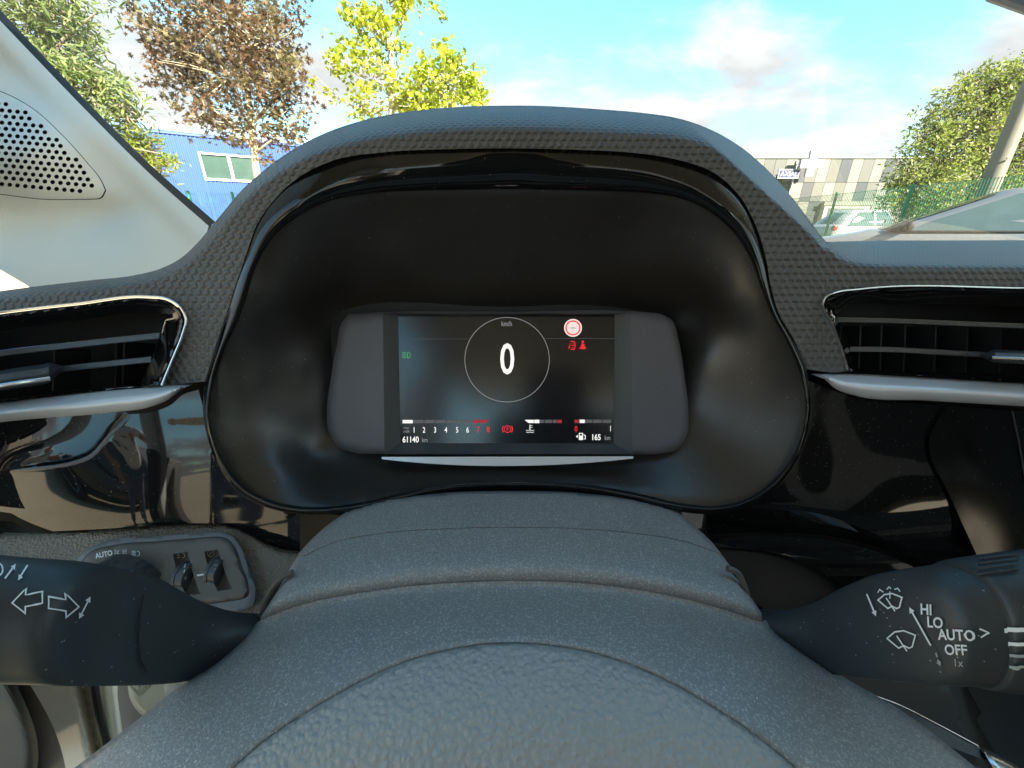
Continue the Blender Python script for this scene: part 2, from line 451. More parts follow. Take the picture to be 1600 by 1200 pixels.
HEX = m_hex()
STRIPM = m_simple('satin_silver_paint', (.80, .82, .86), .26, .25, var=.03, bump=.05, bscale=900, bd=.0001)
MATTE = m_plastic('fine_matte_black_plastic', (.026, .0225, .0195), .34, 3200, .22, .015, .9)
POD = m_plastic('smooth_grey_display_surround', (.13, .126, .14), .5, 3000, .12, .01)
SHROUD = m_plastic('speckled_column_plastic', (.265, .258, .248), .43, 1250, 1.0, .22, .9, .5)
STALK = m_plastic('satin_black_stalk_plastic', (.042, .048, .05), .40, 2600, .12, .05)
DARK = m_plastic('dark_cavity_plastic', (.022, .023, .023), .6, 1500, .2)
KNEE = m_plastic('brown_black_knee_plastic', (.035, .031, .026), .6, 1200, .3)
GLOSS = m_gloss('piano_black')
GLOSSC = m_gloss('piano_black_clean', dustamt=.03)
SCREENP = m_gloss('centre_screen_black', (.006, .0065, .006), .05, .12)
SLAT = m_plastic('vent_slat_plastic', (.075, .08, .085), .34, 2500, .1, .04)
CHROME = m_simple('satin_silver_trim', (.72, .73, .75), .24, 1.0, var=.03, bump=.05, bscale=900, bd=.0001)
BRIGHT = m_simple('bright_chrome', (.85, .85, .86), .08, 1.0, var=.02)
PAD = m_grain('grained_wheel_pad', (.44, .43, .41), 430, .8, .0009, .46)
LEATHER = m_grain('brown_grained_knee_pad', (.22, .175, .125), 620, .8, .0007, .5)
PLATE = m_plastic('taupe_switch_plate', (.155, .132, .107), .45, 2600, .15, .02)
PILLAR = m_pillar()
WHITEP = m_simple('pale_grey_headliner', (.68, .67, .63), .85, var=.04, bump=.3, bscale=600)
PRINT = m_simple('pale_print', (.86, .88, .85), .6, var=.03)
PRINTG = m_simple('grey_print', (.4, .42, .41), .6, var=.03)
RUBBER = m_simple('black_rubber', (.012, .012, .012), .6)
SEATM = m_simple('dark_grey_seat_cloth', (.05, .05, .052), .9, var=.2, scale=60, bump=.4, bscale=500)
def m_paint(name, c, flake=.25):
    n = NT(name); f = n.ramp(n.noise(1400, 1), .45, .75, 0, flake)
    return n.set(base=n.mixc(f, c, tuple(min(1, x*1.5+.1) for x in c)), rough=.28, coat=.6, spec=.5)
PAINT = m_paint('champagne_car_paint', (.84, .79, .66))
SILVER = m_paint('silver_car_paint', (.13, .135, .135), .04)
WHITEC = m_paint('white_car_paint', (.34, .34, .33), .03)
DGREY = m_paint('dark_grey_car_paint', (.05, .055, .06), .1)
CARGLASS = m_glass('car_window_glass', (.55, .62, .6))
WINDSCREEN = m_glass('windscreen_glass', (.93, .96, .945), 1.3)
e = 2**-EXPO
EW = m_emit('lit_white', (1, .98, .95), 1.0*e); EG = m_emit('lit_grey', (.6, .6, .62), .5*e); ER = m_emit('lit_red', (1, .02, .03), .95*e)
EGR = m_emit('lit_green', (.1, .75, .2), .5*e); EDR = m_emit('lit_dark_red', (.55, .03, .05), .6*e); EDG = m_emit('lit_dim_grey', (.14, .14, .15), .6*e)
EPINK = m_emit('lit_pale_pink', (1, .80, .77), .95*e)

# ------------------------------------------------------------------ setting: ground
def m_ground():
    n = NT('pale_asphalt'); a = n.noise(1.3, 6, .6); b = n.noise(90, 4, .7)
    base = n.mixc(n.ramp(a, .3, .7), (.34, .28, .185), (.40, .335, .23)); base = n.mixc(n.ramp(b, .35, .7, 0, .6), base, (.44, .35, .22))
    return n.set(base=base, rough=.9, normal=n.bump(b, .6, .01), spec=.3)
S = 900
gr = mesh('ground', [(-S, -S, 0), (S, -S, 0), (S, S, 0), (-S, S, 0)], [(0, 1, 2, 3)], m_ground(), None, False); gr['kind'] = 'structure'
def m_grass():
    n = NT('rough_grass'); a = n.noise(3, 6, .6); b = n.noise(60, 4)
    return n.set(base=n.mixc(n.ramp(b, .3, .7), n.mixc(a, (.07, .14, .03), (.13, .20, .05)), (.18, .22, .08)), rough=.9, normal=n.bump(b, .8, .03))
GRASS = m_grass()
vg = mesh('grass_verge', [(9.2, 2, .004), (60, 2, .004), (60, 36, .004), (9.2, 36, .004)], [(0, 1, 2, 3)], GRASS, None, False); vg['kind'] = 'structure'
vg2 = mesh('grass_verge', [(-30, 10.4, .004), (6, 10.4, .004), (6, 13.2, .004), (-30, 13.2, .004)], [(0, 1, 2, 3)], GRASS, None, False); vg2['kind'] = 'structure'

# ------------------------------------------------------------------ blue shed
def blue_building():
    A = PY(150, 195, 13.4); B = PY(470, 216, 16.6); A.z = B.z = 0
    dv = (B-A); L = dv.length; t = dv/L; nrm = Vector((t.y, -t.x, 0))   # faces the car
    A = A-t*6; L += 16; H = 3.95
    root = thing('blue_building', 'long blue corrugated metal shed with a low white framed window', 'building', A+t*L/2)
    BL = m_simple('blue_metal_cladding', (.009, .055, .215), .6, var=.12, scale=1.5)
    EDGE = m_simple('pale_blue_flashing', (.16, .30, .55), .5); FR = m_simple('white_window_frame', (.72, .72, .70), .5)
    # window opening, from its place in the wall
    def hit(u, v):
        r = Vector(ray(u, v)); k = ((A-Vector(C0)).dot(nrm))/r.dot(nrm); p = Vector(C0)+r*k
        return (p-A).dot(t), p.z
    s0, z0 = hit(320, 279); s1, z1 = hit(398, 245); s1b, _ = hit(399, 280); s0b, _ = hit(311, 245)
    s0 = (s0+s0b)/2; s1 = (s1+s1b)/2
    pitch = .115; V, F = [], []
    def wall(sa, sb, za, zb):
        prof = []; s = sa
        k0 = int(sa/pitch)
        pts = [sa]
        for k in range(k0, int(sb/pitch)+2):
            for f in (0, .42, .5, .92):
                q = (k+f)*pitch
                if sa < q < sb: pts.append(q)
        pts.append(sb)
        b = len(V)
        for q in pts:
            f = (q/pitch) % 1; h = .022 if (f < .43) else 0
            for z in (za, zb): V.append(A+t*q+nrm*h+Vector((0, 0, z)))
        for i in range(len(pts)-1): F.append((b+2*i, b+2*i+2, b+2*i+3, b+2*i+1))
    wall(0, s0, 0, H); wall(s1, L, 0, H); wall(s0, s1, 0, z0); wall(s0, s1, z1, H)
    mesh('wall', V, F, BL, root, False)
    def bx(name, sa, sb, za, zb, na, nb, m, par=root):
        c = A+t*(sa+sb)/2+nrm*(na+nb)/2+Vector((0, 0, (za+zb)/2))
        VV, FF = boxes_geo([(c, (t*(sb-sa)/2, nrm*(nb-na)/2, Vector((0, 0, (zb-za)/2))))]); return mesh(name, VV, FF, m, par, False)
    bx('roof', -.1, L+.1, H, H+.05, -9, .10, m_simple('grey_roof_sheet', (.35, .38, .42), .6))
    bx('flashing', -.1, L+.1, H-.16, H-.002, .03, .075, EDGE)
    bx('gutter', -.1, L+.1, H-.24, H-.165, .026, .055, m_simple('dark_blue_gutter', (.02, .06, .2), .5))
    bx('back_wall', 0, L, 0, H-.01, -9, -8.9, BL); bx('end_wall', 0, .1, 0, H-.01, -8.9, -.01, BL); bx('end_wall', L-.1, L, 0, H-.01, -8.9, -.01, BL)
    w = bx('window', s0, s1, z0-.05, z0+.015, -.06, .06, FR)
    bx('frame', s0, s0+.05, z0+.016, z1, -.05, .05, FR, w); bx('frame', s1-.05, s1, z0+.016, z1, -.05, .05, FR, w)
    bx('frame', s0+.051, s1-.051, z1-.05, z1, -.05, .05, FR, w)
    sm = s0+(s1-s0)*.53; bx('mullion', sm-.04, sm+.04, z0+.016, z1-.051, -.05, .045, FR, w)
    PN = m_simple('window_pane_green', (.05, .085, .07), .05, spec=1.0, var=.3, scale=1.2)
    bx('pane', s0+.051, sm-.041, z0+.016, z1-.051, -.03, -.01, PN, w); bx('pane', sm+.041, s1-.051, z0+.016, z1-.051, -.03, -.01, PN, w)
blue_building()

# ------------------------------------------------------------------ striped retail shed, cross and sign
def warehouse():
    Y = 40.0; x0, x1 = 19.0, 46.0; H = 6.75
    root = thing('retail_warehouse', 'low retail shed clad in grey, beige and tan vertical panels', 'building', ((x0+x1)/2, Y+8, 0))
    box('wall', ((x0+x1)/2, Y+8, H/2-.05), (x1-x0, 15.8, H-.1), m_simple('dull_wall', (.3, .29, .25), .8), root)
    cols = {'d': m_simple('panel_slate', (.022, .025, .028), .6), 'l': m_simple('panel_cream', (.135, .13, .10), .6), 't': m_simple('panel_tan', (.075, .072, .057), .6), 'o': m_simple('panel_olive', (.07, .067, .05), .6)}
    seq = 'ltdlotldtlodltldtloldtlodtl'
    w = (x1-x0)/len(seq)
    for row, (za, zb, sh) in enumerate(((4.83, H, 0), (3.22, 4.79, 7), (.0, 3.18, 11))):
        for i in range(len(seq)):
            c = seq[(i+sh) % len(seq)]
            box('panel', (x0+w*(i+.5), Y+.04, (za+zb)/2), (w-.03, .1, zb-za), cols[c], root)
    box('roof_edge', ((x0+x1)/2, Y+.02, H+.06), (x1-x0+.2, .3, .12), m_simple('roof_edge_metal', (.45, .46, .45), .5), root)
    box('downpipe', (25.9, Y-.08, 3.3), (.14, .12, 6.5), m_simple('downpipe_grey', (.32, .32, .3), .6), root)
    d = box('shop_entrance', (31.3, Y-.3, 1.7), (4.2, .5, 2.9), m_simple('entrance_beige', (.42, .37, .29), .7), root)
    box('pane', (31.3, Y-.57, 1.5), (3.4, .03, 2.2), m_simple('entrance_glass', (.1, .11, .1), .1), d)
    box('fascia', (31.3, Y-.6, 3.0), (4.6, .1, .35), cols['l'], d)
    # sign and cross stand on the shed's front wall brackets
    PX = lambda u, v, y: PY(u, v, y)
    a = PX(1217, 277, 38.9); b = PX(1249, 266, 38.9)
    sg = thing('shop_sign', 'blue shop sign with white capital letters by the white cross', 'sign', ((a.x+b.x)/2, 38.9, a.z))
    cx, cz, ww, hh = (a.x+b.x)/2, (a.z+b.z)/2, abs(b.x-a.x), abs(b.z-a.z)
    box('board', (cx, 38.95, cz), (ww, .1, hh), m_simple('sign_blue', (.004, .008, .075), .4), sg)
    WHT = m_simple('sign_white', (.24, .245, .26), .5)
    box('border', (cx, 38.97, cz), (ww+.2, .1, hh+.2), WHT, sg)
    sv, sf = text('AXIAL', 0, 0, hh*.66, 1.05, .04)
    me = mesh('lettering', [(cx+q[0]*1.0, 38.89, cz-q[1]) for q in sv], sf, WHT, sg, False)
    RD = m_simple('sign_red', (.5, .02, .05), .5)
    box('red_mark', (cx+.02, 38.885, cz+hh*.43), (.22, .01, .13), RD, sg)
    for dx in (-.6, .6): box('bracket', (cx+dx, 39.45, cz), (.06, .88, .06), m_simple('bracket_steel', (.3, .3, .3), .5), sg)
    c = PX(1268, 256, 38.6)
    cr = thing('pharmacy_cross', 'white pharmacy cross sign standing out above the blue sign', 'cross sign', (c.x, 38.6, c.z-1.0))
    arm = .34; ln = 1.0
    pts = [(-arm, -ln), (arm, -ln), (arm, -arm), (ln, -arm), (ln, arm), (arm, arm), (arm, ln), (-arm, ln), (-arm, arm), (-ln, arm), (-ln, -arm), (-arm, -arm)]
    V = [Vector((c.x+x, 38.5, c.z+z)) for x, z in pts]+[Vector((c.x+x, 38.75, c.z+z)) for x, z in pts]
    F = [tuple(range(12)), tuple(range(12, 24))[::-1]]+[(i, 12+i, 12+(i+1) % 12, (i+1) % 12) for i in range(12)]
    mesh('cross', V, F, WHT, cr, False)
    box('screen_face', (c.x, 38.49, c.z), (1.5, .012, .34), m_simple('cross_pale_blue', (.5, .58, .8), .5), cr)
    box('dot', (c.x+.1, 38.485, c.z-.42), (.16, .012, .3), m_simple('cross_cyan', (.3, .6, .75), .5), cr)
    box('bracket', (c.x-.1, 39.35, c.z), (.1, 1.18, .1), m_simple('bracket_grey', (.3, .3, .3), .5), cr)
warehouse()

# ------------------------------------------------------------------ green mesh fence
FGREEN = m_simple('fence_green', (.02, .16, .075), .5)
def fence(posts, H, label, wire=.0075):
    root = thing('mesh_fence', label, 'fence', (posts[0][0], posts[0][1], 0), 'green mesh fences')
    for (x, y) in posts:
        V, F = tube_geo([Vector((x, y, 0)), Vector((x, y, H))], [.035, .035], 8); mesh('post', V, F, FGREEN, root)
    for (xa, ya), (xb, yb) in zip(posts[:-1], posts[1:]):
        a, b = Vector((xa, ya, 0)), Vector((xb, yb, 0)); t = (b-a); L = t.length; t /= L; n = Vector((t.y, -t.x, 0)); lst = []
        k = int(L/.055)
        for i in range(1, k): lst.append((a+t*(L*i/k)+Vector((0, 0, H*.5)), (t*wire, n*.0022, Vector((0, 0, H*.48)))))
        for j in range(11):
            z = .06+(H-.12)*j/10; lst.append((a+t*L/2+Vector((0, 0, z))+n*.006, (t*L*.5, n*.003, Vector((0, 0, .003)))))
        V, F = boxes_geo(lst); mesh('wire_panel', V, F, FGREEN, root, False)
    return root
fence([(9.5, y) for y in (20.0, 17.6, 15.0, 12.5, 10.2, 7.9, 5.4)], 1.9, 'green welded mesh fence between the silver car and the trees')
fl = []
for u in (20, 165, 293, 362, 440, 520, 600):
    p = PY(u, 300, 9.6+ (u-20)*.0035); fl.append((p.x, p.y))
fence(fl, 1.78, 'green welded mesh fence in front of the blue shed', .0025)

# ------------------------------------------------------------------ trees
LEAFM = m_leaf('leaf_surface')
BARK = m_simple('grey_brown_bark', (.20, .16, .11), .9, var=.3, scale=15, bump=.8, bscale=60, bd=.01)
BARKP = m_simple('pale_bark', (.36, .30, .19), .9, var=.3, scale=15, bump=.6, bscale=60, bd=.01)
LEAVES = {
    'maple': ([(0, -.5), (.12, -.12), (.5, -.2), (.24, .06), (.42, .38), (.12, .2), (0, .6), (-.12, .2), (-.42, .38), (-.24, .06), (-.5, -.2), (-.12, -.12)], 1.0),
    'oval': ([(0, -.55), (.26, -.1), (.2, .25), (0, .55), (-.2, .25), (-.26, -.1)], 1.0),
    'long': ([(0, -.7), (.15, -.2), (.12, .3), (0, .75), (-.12, .3), (-.15, -.2)], 1.0),
    'blunt': ([(0, -.45), (.34, -.22), (.42, .15), (.2, .4), (0, .3), (-.2, .4), (-.42, .15), (-.34, -.22)], 1.0)}
def tree(name, label, cat, base, trunk, limbs, blobs, leaf, size, cols, seed, bark=BARK, group='trees beyond the windscreen', droop=.2, twigs=True):
    """trunk: [(point, radius)]; limbs: lists of the same; blobs: (centre, radii, leaves, spray size) clumps of the crown"""
    rnd = random.Random(seed); rs = np.random.RandomState(seed)
    root = thing(name, label, cat, base, group)
    V, F = [], []
    for lb in [trunk]+limbs:
        pts = [Vector(p) for p, r in lb]; rr = [r for p, r in lb]
        v, f = tube_geo(pts, rr, 7, len(V)); V += v; F += f
    LV, LF, LC = [], [], []
    shape = np.array(LEAVES[leaf][0])
    TV = []
    for (c, rad, n, spray) in blobs:
        c = np.array(c); rad = np.array(rad)
        nsp = max(1, int(n/14)); cen = []
        while len(cen) < nsp:
            q = rs.uniform(-1, 1, 3); rr = np.linalg.norm(q)
            if rr > 1 or rs.rand() > .25+.75*rr: continue
            cen.append(c+q*rad)
        for q in cen:
            if twigs:
                a = c+(q-c)*.25
                v, f = tube_geo([Vector(a), Vector((a+q)/2+rs.normal(0, .05, 3)), Vector(q)], [.012, .008, .003], 3, len(V), False); V += v; F += f
            hue = rs.uniform(0, 1)
            for _ in range(14):
                p = q+rs.normal(0, spray, 3)*np.array([1, 1, .7])
                nrm = rs.normal(0, 1, 3); nrm[2] = abs(nrm[2])+.35; nrm /= np.linalg.norm(nrm)
                t = np.cross(nrm, rs.normal(0, 1, 3)); t /= np.linalg.norm(t)+1e-9; t[2] -= droop; b = np.cross(nrm, t); b /= np.linalg.norm(b)+1e-9
                s = size*rs.uniform(.65, 1.2); bs = len(LV); fold = rs.uniform(.05, .25)
                for (x, y) in shape: LV.append(tuple(p+b*x*s+t*y*s+nrm*abs(x)*s*fold))
                LV.append(tuple(p)); k = len(shape)
                for i in range(k): LF.append((bs+k, bs+i, bs+(i+1) % k))
                w = np.clip(hue*.65+rs.uniform(0, .35)+rs.normal(0, .06), 0, .999)*(len(cols)-1); j = int(w); fr = w-j
                colr = np.array(cols[j])*(1-fr)+np.array(cols[j+1])*fr
                LC += [colr*rs.uniform(.85, 1.15)]*(k)
    mesh('trunk', V, F, bark, root)
    me = bpy.data.meshes.new('crown'); me.from_pydata(LV, [], LF); me.update()
    at = me.color_attributes.new('leaf_colour', 'FLOAT_COLOR', 'CORNER')
    arr = np.ones((len(LF), 3, 4), np.float32); arr[:, :, :3] = np.array(LC)[:, None, :]; at.data.foreach_set('color', arr.ravel())
    link('crown', me, LEAFM, root, False)
    return root
def pt(u, v, y, dy=0): return PY(u, v, y)+Vector((0, dy, 0))
def limb(pts, r0, r1, y):
    n = len(pts); return [(pt(u, v, y+(0 if len(q) == 0 else q[0])), r0+(r1-r0)*i/(n-1)) for i, (u, v, *q) in enumerate(pts)]
def blobs_px(lst, y, dep=1.0):
    out = []
    for (u, v, ru, rv, n, sp, *q) in lst:
        yy = y+(q[0] if q else 0); c = PY(u, v, yy); k = yy/ray(u, v)[1]/FP
        out.append((c, (ru*k, dep*max(ru, rv)*k, rv*k*1.02), n, sp))
    return out
def trees():
    # red-brown maple
    Y = 8.6; b = PY(402, 300, Y); b.z = 0
    tr = [(b, .085), (PY(400, 262, Y), .07), (PY(396, 225, Y), .06), (PY(388, 150, Y), .045), (PY(372, 70, Y), .03), (PY(355, -40, Y), .012)]
    lm = [limb([(396, 235), (375, 205), (345, 180), (300, 150)], .035, .01, Y), limb([(392, 195), (420, 165), (450, 130), (470, 100)], .03, .01, Y),
          limb([(385, 130), (350, 95), (310, 60), (270, 40)], .028, .008, Y), limb([(378, 95), (405, 60), (430, 20), (445, -20)], .025, .008, Y),
          limb([(397, 240), (420, 222), (445, 205)], .02, .006, Y)]
    cols = [(.06, .032, .018), (.11, .06, .034), (.18, .11, .055), (.16, .14, .062), (.24, .20, .095)]
    bl = blobs_px([(360, 30, 110, 60, 1302, .13), (300, 70, 75, 50, 693, .13), (420, 70, 60, 60, 693, .13), (360, 120, 100, 45, 1008, .13), (300, 130, 60, 40, 420, .13), (440, 140, 45, 50, 504, .12),
                   (400, 190, 75, 35, 525, .12), (340, 190, 50, 30, 231, .12), (455, 190, 30, 30, 168, .1), (250, 40, 40, 30, 147, .1), (350, -70, 140, 60, 1050, .15), (395, 215, 40, 22, 147, .1), (235, 75, 30, 14, 63, .08), (405, 245, 20, 14, 42, .07)], Y)
    tree('maple_tree', 'young maple with red brown leaves in front of the blue shed', 'tree', b, tr, lm, bl, 'maple', .105, cols, 3, BARKP)
    # yellow-green open tree
    Y = 8.0; b = PY(612, 300, Y); b.z = 0
    tr = [(b, .08), (PY(612, 220, Y), .06), (PY(612, 120, Y), .05), (PY(610, 60, Y), .04)]
    lm = [limb([(610, 80), (600, 30), (588, -30), (580, -100)], .03, .012, Y), limb([(611, 70), (615, 20), (618, -60)], .03, .012, Y), limb([(612, 80), (628, 35), (640, 0), (650, -60)], .026, .01, Y),
          limb([(612, 170), (570, 175), (530, 155), (495, 120)], .025, .006, Y), limb([(612, 170), (650, 140), (690, 110), (720, 90)], .025, .006, Y), limb([(610, 120), (580, 70), (560, 30), (540, 0)], .02, .006, Y), limb([(612, 150), (560, 185), (520, 150)], .014, .005, Y)]
    cols = [(.16, .22, .018), (.30, .36, .02), (.42, .46, .03), (.55, .55, .06)]
    bl = blobs_px([(600, 75, 50, 38, 323, .09), (560, 90, 42, 25, 152, .08), (580, 125, 55, 25, 247, .08), (610, 165, 70, 25, 304, .08), (560, 165, 40, 20, 114, .07), (700, 135, 55, 45, 988, .09), (660, 150, 50, 28, 475, .08), (725, 110, 22, 25, 171, .06),
                   (690, 75, 14, 22, 57, .05), (635, 20, 25, 20, 85, .06), (560, 15, 26, 30, 114, .06), (600, 10, 40, 25, 114, .07), (515, 105, 25, 25, 95, .06), (500, 140, 12, 14, 34, .05), (676, 12, 6, 6, 19, .03), (695, 30, 6, 6, 19, .03), (580, 45, 40, 20, 133, .07), (600, -60, 90, 50, 418, .1), (740, 150, 22, 28, 209, .06)], Y)
    tree('lime_green_tree', 'open young tree with bright yellow green leaves behind the dashboard hood', 'tree', b, tr, lm, bl, 'blunt', .082, cols, 11, BARKP)
    # tall green tree at the pillar
    Y = 6.6; b = PY(60, 330, Y); b.z = 0
    tr = [(b, .1), (PY(60, 230, Y), .08), (PY(70, 100, Y), .06), (PY(70, -40, Y), .03)]
    lm = [limb([(60, 180), (110, 140), (170, 150), (215, 180)], .03, .008, Y), limb([(65, 110), (100, 60), (150, 20)], .03, .008, Y), limb([(62, 220), (130, 215), (200, 230), (250, 240)], .03, .008, Y)]
    cols = [(.08, .13, .04), (.15, .21, .07), (.24, .29, .10), (.34, .37, .13)]
    bl = blobs_px([(40, 30, 80, 50, 1144, .12), (95, 30, 40, 30, 396, .1), (110, 95, 60, 40, 572, .11), (60, 100, 70, 45, 792, .12), (150, 150, 55, 40, 660, .11), (110, 180, 60, 40, 726, .11), (195, 170, 28, 35, 286, .09), (150, 120, 40, 22, 198, .09), (40, 190, 70, 60, 660, .12), (60, -50, 100, 50, 792, .13), (200, 140, 16, 12, 44, .06), (135, 70, 20, 14, 44, .06)], Y)
    cols2 = [(.10, .15, .02), (.20, .25, .03), (.33, .37, .05), (.42, .42, .07)]
    tree('green_tree', 'leafy green tree showing above the pale windscreen pillar', 'tree', b, tr, lm, bl, 'long', .09, cols, 21)
    Y = 6.9; b = PY(235, 345, Y); b.z = 0
    tr = [(b, .04), (PY(235, 260, Y), .02), (PY(235, 215, Y), .01)]
    bl = blobs_px([(235, 245, 36, 34, 540, .08), (205, 225, 34, 30, 306, .08), (190, 260, 40, 40, 324, .09), (255, 262, 18, 25, 144, .06), (150, 240, 50, 40, 288, .09)], Y)
    tree('yellow_green_shrub', 'yellow green shrub beside the pillar against the blue shed', 'shrub', b, tr, [], bl, 'long', .08, cols2, 25)
    # bushy tree on the right, behind the pole
    Y = 11.5; b = PY(1540, 345, Y); b.z = 0
    tr = [(b, .12), (PY(1540, 280, Y), .09), (PY(1545, 190, Y), .06), (PY(1560, 110, Y), .02)]
    lm = [limb([(1540, 300), (1500, 250), (1470, 200), (1450, 160)], .05, .01, Y), limb([(1542, 260), (1580, 200), (1600, 150)], .05, .01, Y), limb([(1540, 310), (1480, 300), (1420, 290)], .04, .008, Y)]
    cols = [(.09, .13, .03), (.18, .23, .05), (.31, .34, .08), (.45, .44, .12)]
    bl = blobs_px([(1560, 150, 50, 45, 1928, .13), (1600, 120, 40, 40, 1157, .13), (1520, 210, 60, 50, 2479, .13), (1470, 240, 50, 45, 1708, .13), (1580, 240, 60, 60, 2479, .13), (1440, 290, 50, 40, 1542, .13), (1500, 300, 70, 45, 2204, .13), (1640, 200, 60, 100, 2479, .14),
                   (1480, 185, 30, 30, 440, .1), (1445, 215, 28, 28, 358, .1), (1510, 150, 30, 25, 303, .1), (1415, 285, 25, 22, 303, .09), (1395, 300, 18, 14, 137, .07), (1510, 118, 12, 16, 82, .06), (1545, 112, 15, 15, 110, .06), (1580, 310, 60, 35, 1377, .12), (1455, 330, 50, 25, 964, .11), (1420, 255, 30, 25, 260, .1), (1450, 180, 24, 22, 160, .09), (1400, 315, 28, 16, 170, .08), (1478, 150, 22, 20, 130, .08), (1535, 130, 34, 26, 300, .1)], Y, .8)
    tree('bushy_tree', 'wide bushy tree with olive yellow leaves behind the leaning pole', 'tree', b, tr, lm, bl, 'oval', .085, cols, 31)
trees()
# pole
pb = PY(1540, 305, 9.2); POLE = thing('utility_pole', 'pale concrete pole standing in front of the bushy tree', 'pole', (pb.x, pb.y, 0))
CONC = m_simple('pole_concrete', (.17, .152, .115), .8, var=.2, scale=5, bump=.3, bscale=80, bd=.003)
lathe('shaft', [(.175, 0), (.168, 1), (.145, 4), (.115, 8)], Matrix.Translation((pb.x, pb.y, 0)), CONC, POLE, 12)
box('plate', (pb.x-.06, pb.y-.20, 2.25), (.09, .02, .03), m_simple('pole_plate', (.1, .1, .1), .6), POLE)

